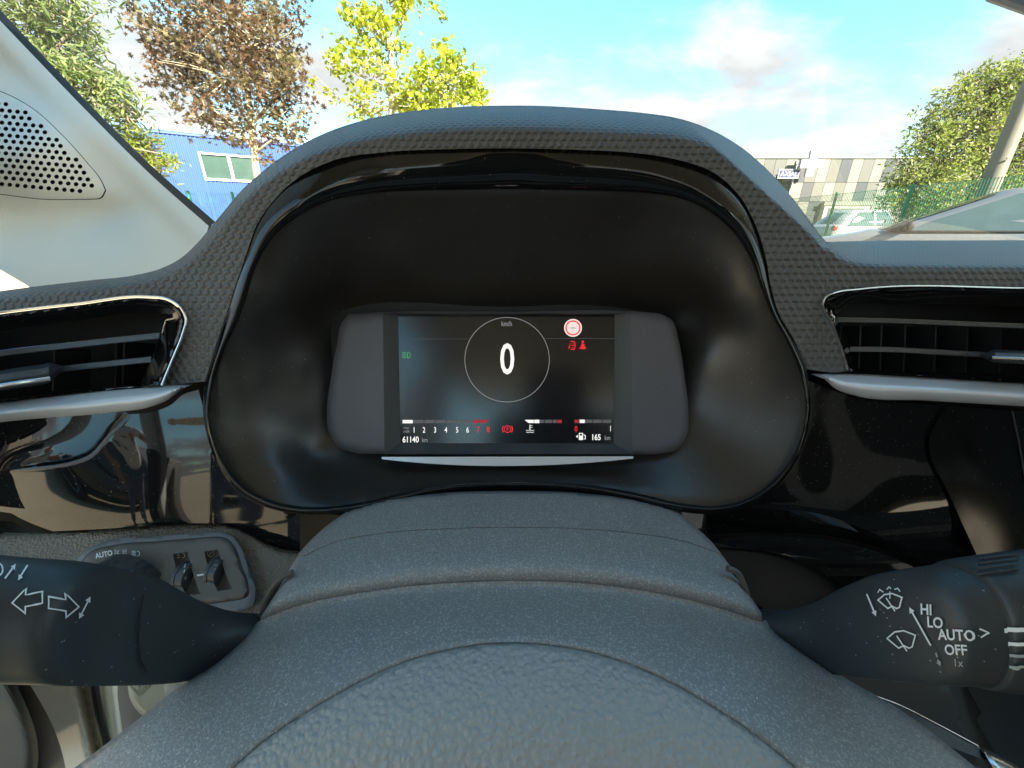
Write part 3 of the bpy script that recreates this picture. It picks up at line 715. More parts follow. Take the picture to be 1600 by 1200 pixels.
# ------------------------------------------------------------------ cars outside
def car(name, label, paint, M, L=4.1, W=1.76, H=1.47, hood=(.72, .93), xA=1.25, xT=2.15, xR=3.35, xE=3.95, group=None, seed=0, suv=0.0):
    """nose at x=0, tail at x=L, standing on z=0, y across"""
    root = thing(name, label, 'car', M @ Vector((L/2, 0, 0)), group)
    T = lambda v: M @ Vector(v)
    hb = hood[1]; g = .20+suv*.08
    st = [(0.0, .62, .30, .56), (.08, .74, .24, .66), (.35, .82, .20, hood[0]+.04), (.8, .86, .18, hood[0]+.12), (xA, .88, .18, hb), (xT, .885, .18, hb+.01), (2.9, .885, .18, hb+.03), (xR+.25, .87, .20, hb+.05), (L-.22, .82, .24, hb+.03), (L-.04, .72, .3, hb-.12), (L, .66, .36, hb-.22)]
    V, F = [], []; n = 14
    for (x, w, zb, zt) in st:
        w = w*W/1.76; zb += g-.2
        prof = [(0, zb), (w*.8, zb), (w*.95, zb+.08), (w, zb+.22), (w*1.0, zt*.5+zb*.5), (w*.985, zt-.12), (w*.955, zt-.045), (w*.87, zt-.005), (w*.5, zt+.015), (0, zt+.02)]
        ring = [(y, z) for y, z in prof]+[(-y, z) for y, z in prof[-2:0:-1]]
        n = len(ring)
        for (y, z) in ring: V.append(T((x, y, z)))
    for i in range(len(st)-1):
        for k in range(n): F.append((i*n+k, (i+1)*n+k, (i+1)*n+(k+1) % n, i*n+(k+1) % n))
    F.append(tuple(range(n))); F.append(tuple((len(st)-1)*n+k for k in range(n))[::-1])
    body = mesh('body', V, F, paint, root, True, 50)
    # greenhouse: pillars and roof as a loft of rounded rings, belt to roof
    wb, wr = .845*W/1.76, .60*W/1.76
    lv = []
    for f in (0, .25, .5, .75, .9, 1.0):
        e_ = f**1.15
        z = hb-.02+(H-hb+.02)*(f if f < .9 else .9+.1*(1-(1-(f-.9)/.1)**2)*.9)
        xa = xA+(xT-xA)*f**.9; xe = xE+(xR-xE)*f**1.25; w = wb+(wr-wb)*f**1.4
        lv.append((xa, xe, w, z))
    def ring(xa, xe, w, z, c=.16):
        out = []
        m = (xa+xe)/2
        for (x, y) in ((xa, 0), (xa+.03, w*.55), (xa+.10, w*.85), (xa+.24, w*.97), (xa+.5, w), (m, w*1.01), (xe-.4, w), (xe-.15, w*.96), (xe-.05, w*.82), (xe, w*.5), (xe+.01, 0)): out.append((x, y, z))
        return out+[(x, -y, z) for x, y, z in out[-2:0:-1]]
    V, F = [], []
    for q in lv: V += [T(p) for p in ring(*q)]
    n = 20
    for i in range(len(lv)-1):
        for k in range(n): F.append((i*n+k, i*n+(k+1) % n, (i+1)*n+(k+1) % n, (i+1)*n+k))
    xa, xe, w, z = lv[-1]; V.append(T(((xa+xe)/2, 0, z+.02))); c = len(V)-1
    F += [(c, (len(lv)-1)*n+k, (len(lv)-1)*n+(k+1) % n) for k in range(n)]
    # leave the glass openings out of the pillars' shell: sides, front, rear between 8% and 86% of its height
    def lerp(f):
        i = 0; fs = (0, .25, .5, .75, .9, 1.0)
        while f > fs[i+1]: i += 1
        k = (f-fs[i])/(fs[i+1]-fs[i]); return tuple(a+(b-a)*k for a, b in zip(lv[i], lv[i+1]))
    roof = mesh('cabin', V, F, paint, root, True, 60)
    GL = m_simple(name+'_glass', (.06, .085, .08), .03, spec=.8, var=.25, scale=3)
    BK = RUBBER
    def side_pt(f, x, s, off): 
        xa, xe, w, z = lerp(f); k = 1.012 if abs(x-(xa+xe)/2) < .6 else 1.006
        return T((x, s*(w*1.012+off), z))
    def side_poly(nm, pts, s, m, off, par=root):
        outer = [side_pt(f, x, s, off) for f, x in pts]; inn = [side_pt(f, x, s, off-.02) for f, x in pts]; k = len(pts)
        fs = [tuple(range(k)), tuple(range(k, 2*k))[::-1]]+[(i, k+i, k+(i+1) % k, (i+1) % k) for i in range(k)]
        if s < 0: fs = [f[::-1] for f in fs]
        return mesh(nm, outer+inn, fs, m, par, False)
    def edge(f, front): xa, xe, w, z = lerp(f); return xa if front else xe
    for s in (1, -1):
        xq = xA+.42; xm = (xT+xR)/2-.05
        a = [(.03, xq+.02)]+[(f, max(xq+.02, edge(f, 1)+.27)) for f in (.25, .45, .62, .78, .86)]
        side_poly('window', a+[(.86, xm-.04), (.45, xm-.04), (.03, xm-.04)], s, GL, .006)
        a = [(f, edge(f, 0)-.28) for f in (.03, .3, .55, .75, .86)]
        side_poly('window', [(.03, xm+.05), (.45, xm+.05), (.86, xm+.05)]+a[::-1], s, GL, .006)
        side_poly('quarter_panel', [(.03, xA+.17), (.14, xA+.24), (.30, xq-.0), (.30, xq), (.03, xq)], s, BK, .004)
        side_poly('door_pillar', [(.0, xm-.04), (.86, xm-.04), (.86, xm+.05), (.0, xm+.05)], s, BK, .003)
        side_poly('belt_strip', [(-.0, xA+.2), (.03, xA+.2), (.03, xE-.3), (.0, xE-.3)], s, BK, .009)
        mir = box('mirror', T((xq+.02, s*(wb+.10), hb+.06)), (.1, .2, .13), BK, root, .04, M.to_3x3().to_4x4())
        box('door_handle', T((xm-.22, s*(.885*W/1.76+.008), hb-.13)), (.2, .025, .03), paint, root, .008, M.to_3x3().to_4x4())
    def cross(nm, f0, f1, front, m):
        V, F = [], []
        for f in np.linspace(f0, f1, 5):
            xa, xe, w, z = lerp(f)
            for q in np.linspace(-1, 1, 7):
                x = (xa+.08*abs(q)**2.5 - .012) if front else (xe-.10*abs(q)**2.5+.02); V.append(T((x, q*w*.82, z+.004)))
        for i in range(4):
            for k in range(6): F.append((i*7+k, i*7+k+1, (i+1)*7+k+1, (i+1)*7+k))
        return mesh(nm, V, F, m, root, True)
    cross('windscreen', .05, .88, True, GL); cross('rear_window', .12, .85, False, GL)
    TY = RUBBER; RM = m_simple(name+'_rim', (.5, .5, .5), .3, .8)
    for x in (.78, L-.75):
        for s in (1, -1):
            r = .315+suv*.04
            Mx = M @ Matrix.Translation((x, s*(.80*W/1.76), r)) @ Matrix.Rotation(R(-90*s), 4, 'X')
            wh = lathe('wheel', [(r*.62, -.09), (r*.9, -.10), (r, -.07), (r, .07), (r*.93, .10), (r*.66, .085)], Mx, TY, root, 28)
            lathe('rim', [(r*.66, .07), (r*.62, .092), (r*.5, .07), (r*.2, .06), (.04, .085)], Mx, RM, wh, 10)
            Va = []
    for s in (1, -1):
        box('headlight', T((.17, s*.60*W/1.76, hood[0]-.03)), (.30, .30, .12), m_simple('lamp_clear', (.6, .62, .62), .1), root, .05, M.to_3x3().to_4x4() @ Matrix.Rotation(R(28*s), 4, 'Z'))
        box('tail_light', T((L-.10, s*.68*W/1.76, hb-.10)), (.18, .2, .2), m_simple('lamp_red', (.35, .02, .02), .2), root, .05, M.to_3x3().to_4x4())
    box('bumper_grille', T((.025, 0, .42)), (.05, .9, .14), RUBBER, root, .015, M.to_3x3().to_4x4())
    return root
car('parked_car', 'silver hatchback close on the right, nose pointing left', SILVER, Matrix.Translation((5.47, 8.1, 0)) @ Matrix.Rotation(R(-39.7), 4, 'Z'), 4.2, 1.76, 1.47, (.70, .91), 1.15, 2.5, 3.5, 4.1)
Mx = Matrix.Translation((17.55, 18.3, 0)) @ Matrix.Rotation(R(183), 4, 'Z')
car('parked_car', 'small white crossover behind the green fence posts', WHITEC, Mx, 4.15, 1.8, 1.62, (.85, 1.02), 1.2, 1.75, 3.3, 3.95, suv=1.0)
Mx = Matrix.Translation((-5.45, -4.5, 0)) @ Matrix.Rotation(R(-30), 4, 'Z')
car('parked_car', 'dark grey car mirrored in the glossy black trim, behind the person', DGREY, Mx, 4.3, 1.78, 1.5, (.7, .92), 1.25, 2.1, 3.4, 4.05)
Mx = Matrix.Translation((25.8, 27.5, 0)) @ Matrix.Rotation(R(178), 4, 'Z')
car('parked_car', 'grey car half hidden behind the bushy tree and the white crossover', DGREY, Mx, 4.3, 1.78, 1.5, (.7, .92), 1.25, 2.1, 3.4, 4.05)
# ---- the car interior
# ------------------------------------------------------------------ the car's own shell (windscreen, roof, pillars, seats)
def ws_y(x, z): return .64-(z-.953)*1.09-max(0, z-1.10)*.72+.13*(1-((x-.36)/.83)**2)
V, F = [], []
for j in range(13):
    z = .80+.64*j/12
    for i in range(17):
        x = -.50+1.72*i/16; V.append((x, ws_y(x, z), z))
for j in range(12):
    for i in range(16): F.append((j*17+i, j*17+i+1, (j+1)*17+i+1, (j+1)*17+i))
wsn = mesh('windscreen', V, F, WINDSCREEN); tag(wsn, 'clear sloping windscreen glass above the dashboard', 'windscreen')

roof = thing('roof_lining', 'pale grey roof lining above the front seats', 'roof lining', (.36, -.8, 1.43))
box('lining', (.36, -.93, 1.45), (1.74, 1.9, .05), WHITEP, roof, .02)
box('header', (.36, .03, 1.455), (1.74, .06, .05), WHITEP, roof, .015)
box('roof_rail', (-.505, -.75, 1.40), (.07, 1.9, .08), WHITEP, roof, .02)
box('roof_rail', (1.235, -.75, 1.40), (.07, 1.9, .08), WHITEP, roof, .02)
tube('front_pillar', [(1.24, .66, .90), (1.235, .45, 1.10), (1.22, -.08, 1.42)], .05, WHITEP, roof, 10)
box('middle_pillar', (-.52, -.97, .85), (.09, .18, 1.2), WHITEP, roof, .02)
box('middle_pillar', (1.24, -.97, .85), (.09, .18, 1.2), WHITEP, roof, .02)
fl = box('car_floor', (.36, -.65, .22), (1.8, 2.5, .06), m_simple('dark_carpet', (.03, .03, .03), .95)); tag(fl, 'dark carpeted floor of the car', 'car floor')
dr = thing('passenger_door', 'dark closed door on the passenger side', 'car door', (1.24, -.1, .3))
box('door_card', (1.235, -.08, .60), (.07, 1.1, .72), KNEE, dr, .02); box('armrest', (1.18, -.2, .72), (.07, .5, .06), SEATM, dr, .02)
dr = thing('rear_door', 'dark closed rear door behind the passenger', 'car door', (1.24, -1.3, .3)); box('door_card', (1.235, -1.3, .60), (.07, 1.1, .72), KNEE, dr, .02)
dr = thing('rear_door', 'dark closed rear door behind the driver', 'car door', (-.5, -1.3, .3)); box('door_card', (-.52, -1.3, .60), (.07, 1.0, .72), KNEE, dr, .02)
for i, (x, nm) in enumerate(((0, 'driver seat in dark grey cloth behind the wheel'), (.74, 'front passenger seat in dark grey cloth'))):
    s = thing('front_seat', nm, 'car seat', (x, -.5, .25), 'front seats')
    box('seat_cushion', (x, -.42, .42), (.48, .50, .16), SEATM, s, .06); box('backrest', (x, -.76, .80), (.48, .14, .62), SEATM, s, .06, Matrix.Rotation(R(14), 4, 'X')); box('headrest', (x, -.88, 1.20), (.26, .1, .18), SEATM, s, .045)
rs_ = thing('rear_bench', 'dark grey rear bench seat', 'car seat', (.36, -1.5, .25)); box('seat_cushion', (.36, -1.35, .45), (1.3, .5, .16), SEATM, rs_, .05); box('backrest', (.36, -1.68, .82), (1.3, .14, .6), SEATM, rs_, .05)
mir = thing('rear_view_mirror', 'dark rear view mirror at the top corner of the windscreen', 'mirror', (.60, .50, 1.15))
a = PV(1540, -7, .40); b = PV(1665, 38, .40); dv = (b-a).normalized(); up = Vector((0, .1, 1)); up = (up-dv*up.dot(dv)).normalized(); nn = dv.cross(up)
VV, FF = boxes_geo([((a+b)/2+up*.045, (dv*(b-a).length/2, nn*.012, up*.045))]); bm_ = mesh('housing', VV, FF, m_simple('mirror_housing', (.10, .10, .11), .4), mir, False)
md = bm_.modifiers.new('bevel', 'BEVEL'); md.width = .009; md.segments = 3
tube('mirror_stalk', [(a+b)/2+up*.05-nn*.0, Vector((.52, ws_y(.52, 1.28)-.005, 1.28))], .012, DARK, mir, 8)

# ------------------------------------------------------------------ pale windscreen pillar with its loudspeaker
pil_edge = [(-70, -45), (0, 32), (60, 95), (150, 188), (240, 277), (326, 353)]
pil_low = [(326, 353), (318, 378), (300, 398), (270, 416), (235, 430), (200, 440), (120, 452), (45, 460)]
def pil_d(u, v):
    base = .455*FP/(800-u)
    bulge = np.exp(-(((u-60)/110)**2+((v-235)/75)**2))*.030
    ridge = np.exp(-((v-.98*u-60)/26)**2)*.006
    step = .020/(1+np.exp(-(v-312+(u-60)*.0)/7))*np.exp(-((u-70)/130)**4)*np.exp(-((v-330)/60)**2)
    return base-bulge-ridge+step
ap = thing('windscreen_pillar', 'pale grey textured windscreen pillar with a loudspeaker grille', 'car pillar', PV(150, 440, .4))
gril = np.array(path([(-70, 128), (0, 142), (50, 168), (95, 208), (135, 252), (160, 284), (166, 298)], [(166, 298), (160, 309), (140, 312)], [(140, 312), (70, 312), (0, 304), (-70, 296)], [(-70, 296), (-70, 128)], step=5))
trim_out = path(pil_edge, pil_low, [(45, 460), (45, 447)], [(45, 447), (0, 421), (-70, 380)], [(-70, 380), (-70, -45)], step=9)
sheet('trim', trim_out, pil_d, PILLAR, ap, [gril], 8, .02, inner=9)
hs, rnd = [], random.Random(4)
gin = gril.mean(0)+(gril-gril.mean(0))*np.array([.93, .90])
for j in range(-2, 22):
    for i in range(-8, 24):
        c = (12.2*i+(j % 2)*6.1+3+j*.0, 134+9.6*j+i*1.1)
        if inside(gin, np.array([c[0]]), np.array([c[1]]))[0] and pl_dist(gin, np.array([c[0]]), np.array([c[1]]), True)[0][0] > 4.5:
            hs.append(np.array(circ(c, 3.9, 8, 22.5, 382.4, 3.5)[:8]))
gfn = lambda u, v: pil_d(u, v)-.0015
sheet('speaker_grille', gril.mean(0)+(gril-gril.mean(0))*.985, gfn, m_plastic('pale_grille_plastic', (.78, .77, .72), .5, 2000, .1), ap, hs, 5, .005, inner=7)
sheet('speaker_cavity', gril, lambda u, v: pil_d(u, v)+.009, m_simple('speaker_mesh_dark', (.02, .025, .03), .8), ap, (), 8, .004, inner=16)
fr_out = path([(-70, -60), (0, 15), (60, 79), (150, 173), (240, 262), (338, 348)], [(332, 350), (326, 362)], [(326, 362), (240, 286), (150, 197), (60, 104), (0, 41), (-70, -36)], [(-70, -36), (-70, -53)], step=8)
sheet('glass_seal', fr_out, lambda u, v: pil_d(u, v)+.006, RUBBER, ap, (), 8, .02, inner=8)

# ------------------------------------------------------------------ dashboard
dash = thing('dashboard', 'black dashboard with a honeycomb embossed hood over the display', 'dashboard', (0, .35, .6))
dash_d = tps([(-80, 480, .225), (0, 490, .233), (270, 470, .245), (-80, 650, .21), (0, 645, .224), (300, 605, .255), (-80, 740, .222), (0, 740, .232), (-80, 830, .22), (0, 825, .226), (180, 720, .246), (200, 815, .238), (330, 790, .25), (450, 860, .245), (0, 960, .205), (300, 960, .222), (470, 980, .225),
              (1300, 455, .245), (1600, 450, .235), (1700, 450, .228), (1330, 580, .257), (1600, 610, .238), (1700, 615, .23), (1270, 600, .258), (1600, 640, .24), (1450, 700, .255), (1300, 750, .257), (1600, 860, .25), (1150, 800, .252), (1350, 880, .25), (1600, 1000, .24), (1300, 1000, .25), (1600, 1200, .2), (1250, 1200, .22), (800, 800, .27)])
sil = spl([(-80, 466), (0, 455), (60, 447), (140, 438), (210, 430), (250, 420), (283, 403), (308, 380), (330, 354), (350, 330), (375, 300), (410, 268), (445, 242), (480, 221), (520, 203), (560, 190), (620, 177), (700, 168), (780, 165), (860, 166), (940, 171), (1010, 177), (1060, 185), (1100, 198), (1140, 218), (1170, 239), (1200, 266), (1230, 299), (1255, 331), (1275, 358), (1291, 378)], 6)
hood_in = spl([(320, 596), (337, 540), (354, 490), (370, 440), (384, 400), (402, 350), (432, 308), (470, 275), (520, 251), (600, 238), (700, 233), (800, 232), (900, 234), (1000, 240), (1060, 250), (1112, 268), (1152, 302), (1180, 350), (1196, 400), (1205, 450), (1217, 490), (1240, 530), (1262, 577)], 7)
vl_top = [(252, 603), (270, 560), (287, 520), (291, 498), (282, 480), (262, 467), (230, 463), (120, 474), (0, 488), (-80, 500)]
vr_top = [(1262, 577), (1300, 582), (1328, 580)], [(1328, 580), (1297, 500), (1284, 476), (1288, 464), (1304, 456), (1340, 451), (1600, 449), (1720, 450)]
skin_out = path(list(map(tuple, sil)), [(1291, 378), (1345, 376.4), (1500, 375.6), (1720, 375)], [(1720, 375), (1720, 450)], list(vr_top[1])[::-1], list(vr_top[0])[::-1], list(map(tuple, hood_in[::-1])), [(320, 596), (252, 603)], vl_top, [(-80, 500), (-80, 466)], step=6)
_face = tps([(800, 233, .217), (600, 239, .218), (470, 276, .224), (402, 350, .233), (370, 440, .241), (340, 540, .25), (320, 595, .255), (1000, 240, .217), (1112, 268, .222), (1180, 350, .231), (1205, 450, .241), (1240, 530, .25), (1262, 577, .256),
             (800, 205, .2125), (640, 208, .2135), (480, 245, .219), (380, 320, .230), (325, 395, .239), (290, 480, .246), (260, 600, .258), (960, 208, .2135), (1125, 240, .218), (1215, 325, .227), (1280, 410, .237), (1290, 470, .244), (1328, 575, .257),
             (0, 490, .234), (150, 474, .24), (240, 464, .2435), (0, 470, .2335), (150, 455, .240), (250, 440, .2425), (-80, 480, .228), (1340, 452, .243), (1450, 449, .239), (1600, 448, .234), (1720, 450, .228), (1350, 428, .240), (1450, 422, .236), (1600, 420, .231), (1720, 420, .225)])
def skin_parts(u, v):
    d = _face(u, v)
    e, ox, oy = pl_dist(sil, u, v)
    w = np.exp(-((u-800)/330)**4)
    flank = np.clip((u-1180)/100, 0, 1)
    E = 17+23*w-4*flank; Rr = .05+.075*w
    q = quarter(e, E)*Rr
    # level shelf to the right of the hood
    zp = .929
    rz = ray(u, v)[..., 2]; dp = np.where(rz < -.012, (zp-CZ)/np.minimum(rz, -.012), 2.0); dp = np.minimum(dp, .66)
    s = (u-1291)*.64-(v-378)*.77
    s = ((u-1293)*47-(v-378)*52)/70.0
    k = np.clip((s+10)/58, 0, 1); k = k*k*(3-2*k)
    x = dp-d; soft = .5*(x+np.sqrt(x*x+.014**2))-.0015
    shelf = soft*k
    q = q*(1-k)
    return d, q, shelf, ox, oy, e
def skin_d(u, v): d, q, s, *_ = skin_parts(u, v); return d+q+s
def skin_uv(u, v):
    d, q, s, ox, oy, e = skin_parts(u, v)
    l = np.maximum(np.hypot(ox, oy), 1e-6); k = .235/FP
    return u*k+ox/l*q*.8, -(v*k+oy/l*q*.8)+s*.9
sheet('dash_skin', skin_out, skin_d, HEX, dash, (), 6, .03, uvf=skin_uv, sharp=60, inner=3.2)
back = path(list(map(tuple, sil)), [(1291, 378), (1720, 375)], [(1720, 375), (1720, 470)], [(1720, 470), (1250, 460), (800, 300), (350, 460), (-80, 500)], [(-80, 500), (-80, 466)], step=14)
# dark body of the dashboard behind everything
core = path([(-90, 505), (240, 480)], [(240, 480), (370, 470), (450, 320), (620, 262), (800, 255), (980, 262), (1130, 320), (1220, 470)], [(1220, 470), (1720, 470)], [(1720, 470), (1720, 1290)], [(1720, 1290), (1180, 1290)], [(1180, 1290), (1150, 1030), (480, 1010)], [(480, 1010), (-90, 1010)], [(-90, 1010), (-90, 505)], step=24)
sheet('dash_core', core, lambda u, v: np.maximum(dash_d(u, v)+.045, .31), DARK, dash, (), 20, .08, inner=30)

# left fascia: black gloss with a raised lower field
step_line = [(-80, 742), (0, 727), (60, 722), (110, 714), (138, 703), (155, 684), (172, 662), (188, 648)]
up_out = path([(-80, 660), (0, 655), (188, 640), (200, 646)], [(200, 646), (188, 664), (165, 705), (120, 722), (0, 736), (-80, 750)], [(-80, 750), (-80, 660)], step=8)
sheet('fascia_recess', up_out, lambda u, v: dash_d(u, v)+.010, GLOSS, dash, (), 8, .01, inner=12)
lo_left = path(step_line, [(188, 648), (240, 643), (268, 632), (285, 617), (310, 609)], [(310, 609), (318, 640), (326, 690), (345, 735), (375, 770), (420, 792), (480, 803)], [(480, 803), (490, 862)], [(490, 862), (450, 860), (415, 848), (385, 831), (362, 820), (330, 818), (150, 827), (-80, 838)], [(-80, 838), (-80, 742)], step=6)
sl = spl(step_line, 6)
def fasc_tilt(u, v): return (v-720)*.00006*np.clip((330-u)/200, 0, 1)
def lo_d(u, v):
    e, _, _ = pl_dist(sl, u, v)
    d = dash_d(u, v)-.0015+quarter(e, 12)*.006+.00001*(v-650)+.5*1.25e-6*np.maximum(v-660, 0)**2+.5*5e-7*np.minimum(u-200, 130)**2
    return d
sheet('gloss_fascia', lo_left, lo_d, GLOSS, dash, (), 6, .012, inner=4, sharp=50)
# right fascia
rg = path([(1262, 594), (1290, 606), (1340, 622), (1475, 633)], [(1475, 633), (1460, 655), (1446, 690), (1450, 720), (1470, 760), (1495, 810), (1525, 880)], [(1525, 880), (1480, 905)], [(1480, 905), (1440, 885), (1380, 858), (1300, 838), (1200, 832), (1105, 835)], [(1105, 835), (1100, 797)], [(1100, 797), (1165, 790), (1212, 760), (1248, 712), (1265, 650), (1262, 594)], step=7)
sheet('gloss_fascia', rg, lambda u, v: dash_d(u, v)-.001+.000095*np.maximum(v-600, 0)+.004*np.clip((v-770)/60, 0, 2)**2, GLOSS, dash, (), 7, .012, inner=9)
scr = path([(1481, 634), (1590, 642), (1720, 650)], [(1720, 650), (1720, 900)], [(1720, 900), (1533, 882)], [(1533, 882), (1500, 810), (1476, 758), (1456, 719), (1452, 691), (1464, 658), (1481, 634)], step=7)
cs_ = sheet('centre_screen', scr, lambda u, v: dash_d(u, v)-.003+.000095*np.maximum(v-600, 0), SCREENP, dash, (), 7, .012, inner=16)
tube('screen_bezel', [PV(u, v, float(dash_d(np.float64(u), np.float64(v)))-.0036+.000095*(v-600)) for u, v in ((1582, 643), (1592, 690), (1604, 760), (1618, 840))], .0004, SLAT, cs_, 6)
lg = path([(1105, 842), (1200, 839), (1300, 845), (1375, 864), (1440, 892), (1500, 925)], [(1500, 925), (1400, 960), (1340, 955)], [(1340, 955), (1310, 915), (1260, 880), (1200, 862), (1112, 853)], [(1112, 853), (1105, 842)], step=7)
sheet('lower_gloss_rim', lg, lambda u, v: dash_d(u, v)+.004+.02*np.clip((v-845)/80, 0, 1)**2, GLOSSC, dash, (), 7, .012, inner=9)
pk = path([(1100, 858), (1200, 867), (1258, 886), (1300, 915), (1335, 960)], [(1335, 960), (1300, 1000), (1180, 1000)], [(1180, 1000), (1100, 858)], step=9)
sheet('storage_pocket', pk, lambda u, v: dash_d(u, v)+.030, DARK, dash, (), 9, .012, inner=16)
kn = path([(1150, 985), (1300, 985), (1480, 905), (1720, 890)], [(1720, 890), (1720, 1290)], [(1720, 1290), (1210, 1290)], [(1210, 1290), (1150, 985)], step=14)
sheet('knee_panel', kn, lambda u, v: dash_d(u, v)+.012+.03*np.clip((u-1480+(v-1050)*-.35)/20, 0, 1), KNEE, dash, (), 12, .02, inner=16)
tube('console_edge', [PV(u, v, .225) for u, v in ((1515, 1040), (1560, 1058), (1610, 1078), (1700, 1112))], .0008, CHROME, dash, 6)
# under-hood blanking pieces beside the column
ub = path([(468, 800), (560, 806), (640, 800)], [(640, 800), (640, 905), (470, 905)], [(470, 905), (468, 800)], step=12)
sheet('lower_filler', ub, lambda u, v: dash_d(u, v)+.006, GLOSSC, dash, (), 12, .01, inner=16)
ub = path([(960, 795), (1104, 799)], [(1104, 799), (1106, 850), (1200, 960)], [(1200, 960), (1000, 960)], [(1000, 960), (960, 795)], step=12)
sheet('lower_filler', ub, lambda u, v: dash_d(u, v)+.008, GLOSSC, dash, (), 12, .01, inner=16)

# silver strips
def strip(top, bot, cap, name='silver_strip'):
    out = path(top, *cap, bot[::-1], [bot[0], top[0]], step=6)
    a = spl(top, 6); b = spl(bot, 6)
    def d(u, v):
        ea = pl_dist(a, u, v)[0]; eb = pl_dist(b, u, v)[0]; t = ea/(ea+eb+1e-6)
        return dash_d(u, v)+.004-.013*np.sin(np.clip(t*1.5+.05, 0, 1)*math.pi/2)**1.0+.005*np.clip((t-.55)/.45, 0, 1)**2
    return sheet(name, out, d, STRIPM, dash, (), 5, .012, inner=4, sharp=70)
strip([(-80, 640), (0, 628), (110, 614), (220, 603), (300, 601)], [(-80, 672), (0, 660), (180, 644), (235, 636), (262, 625), (283, 608)], [[(300, 601), (283, 608)]])
strip([(1266, 584), (1330, 584), (1450, 590), (1600, 599), (1720, 606)], [(1288, 592), (1306, 608), (1335, 618), (1450, 626), (1600, 635), (1720, 643)], [[(1720, 606), (1720, 643)]])

# grained lower pad with the light switch unit
pad_top = [(-80, 838), (0, 830), (150, 823), (330, 815), (362, 817), (387, 828), (418, 846), (452, 857), (490, 861)]
pd = path(pad_top, [(490, 861), (490, 1020)], [(490, 1020), (-80, 1030)], [(-80, 1030), (-80, 838)], step=7)
pt_ = spl(pad_top, 6)
def pad_d(u, v): return dash_d(u, v)+.023+quarter(pl_dist(pt_, u, v)[0], 12)*.012
sheet('knee_pad', pd, pad_d, LEATHER, dash, (), 7, .02, inner=7, sharp=60)

# the dashboard goes on past the frame, out to both doors
def carry_on(name, u, vs, fn, x1, mat, uvs=False):
    v = np.array(vs, float); X = P(np.full(len(v), float(u)), v, fn(np.full(len(v), float(u)), v)); V, F = [], []; k = 6
    for i in range(len(v)):
        for j in range(k+1): V.append((X[i, 0]+(x1-X[i, 0])*j/k, X[i, 1], X[i, 2]))
    for i in range(len(v)-1):
        for j in range(k): F.append((i*(k+1)+j, i*(k+1)+j+1, (i+1)*(k+1)+j+1, (i+1)*(k+1)+j))
    if x1 > 0: F = [f[::-1] for f in F]
    me = bpy.data.meshes.new(name); me.from_pydata(V, [], F); me.update()
    if uvs:
        lay = me.uv_layers.new(name='UVMap'); arc = np.r_[0, np.cumsum(np.linalg.norm(np.diff(X, axis=0), axis=1))]
        for l in me.loops: lay.data[l.index].uv = (V[l.vertex_index][0], -arc[l.vertex_index//(k+1)])
    return link(name, me, mat, dash, True, 50)
def span(a, b, n): return [a+(b-a)*i/(n-1) for i in range(n)]
strip_d = lambda t0, t1: (lambda u, v: dash_d(u, v)+.002-.009*np.sin(np.clip((v-t0)/(t1-t0), 0, 1)*math.pi))
for (u, x1, top, v0, v1, s0, s1, f1, k0, k1) in ((1717, 1.19, [375.3, 376, 378, 382, 388, 396, 404, 412, 420, 430, 440, 450], 451, 604, 605, 643, 898, 890, 1288), (-78, -.455, [466, 467, 469, 472, 477, 483, 490, 499], 501, 640, 641, 671, 838, 836, 930)):
    carry_on('dash_skin', u, top, skin_d, x1, HEX, True)
    carry_on('vent_blank', u, span(v0, v1, 8), lambda uu, v: dash_d(uu, v)+.003, x1, GLOSSC)
    carry_on('silver_strip', u, span(s0, s1, 9), strip_d(s0, s1), x1, STRIPM)
    carry_on('gloss_fascia', u, span(s1, f1, 9), lambda uu, v: dash_d(uu, v)+.00008*np.maximum(v-640, 0), x1, GLOSS)
    carry_on('knee_panel', u, span(k0, k1, 9), lambda uu, v: dash_d(uu, v)+.02, x1, KNEE if u > 0 else LEATHER)
up = [(.418, 1.144), (.30, 1.228), (.17, 1.312), (.03, 1.40), (-.12, 1.40), (-.02, 1.30), (.12, 1.17), (.24, 1.05), (.335, .937)]
VV = [(-.4555, y, z) for y, z in up]+[(-.50, y, z) for y, z in up]; kk = len(up)
mesh('upper_trim', VV, [tuple(range(kk)), tuple(range(kk, 2*kk))[::-1]]+[(i, i+kk, (i+1) % kk+kk, (i+1) % kk) for i in range(kk)], PILLAR, ap, False)

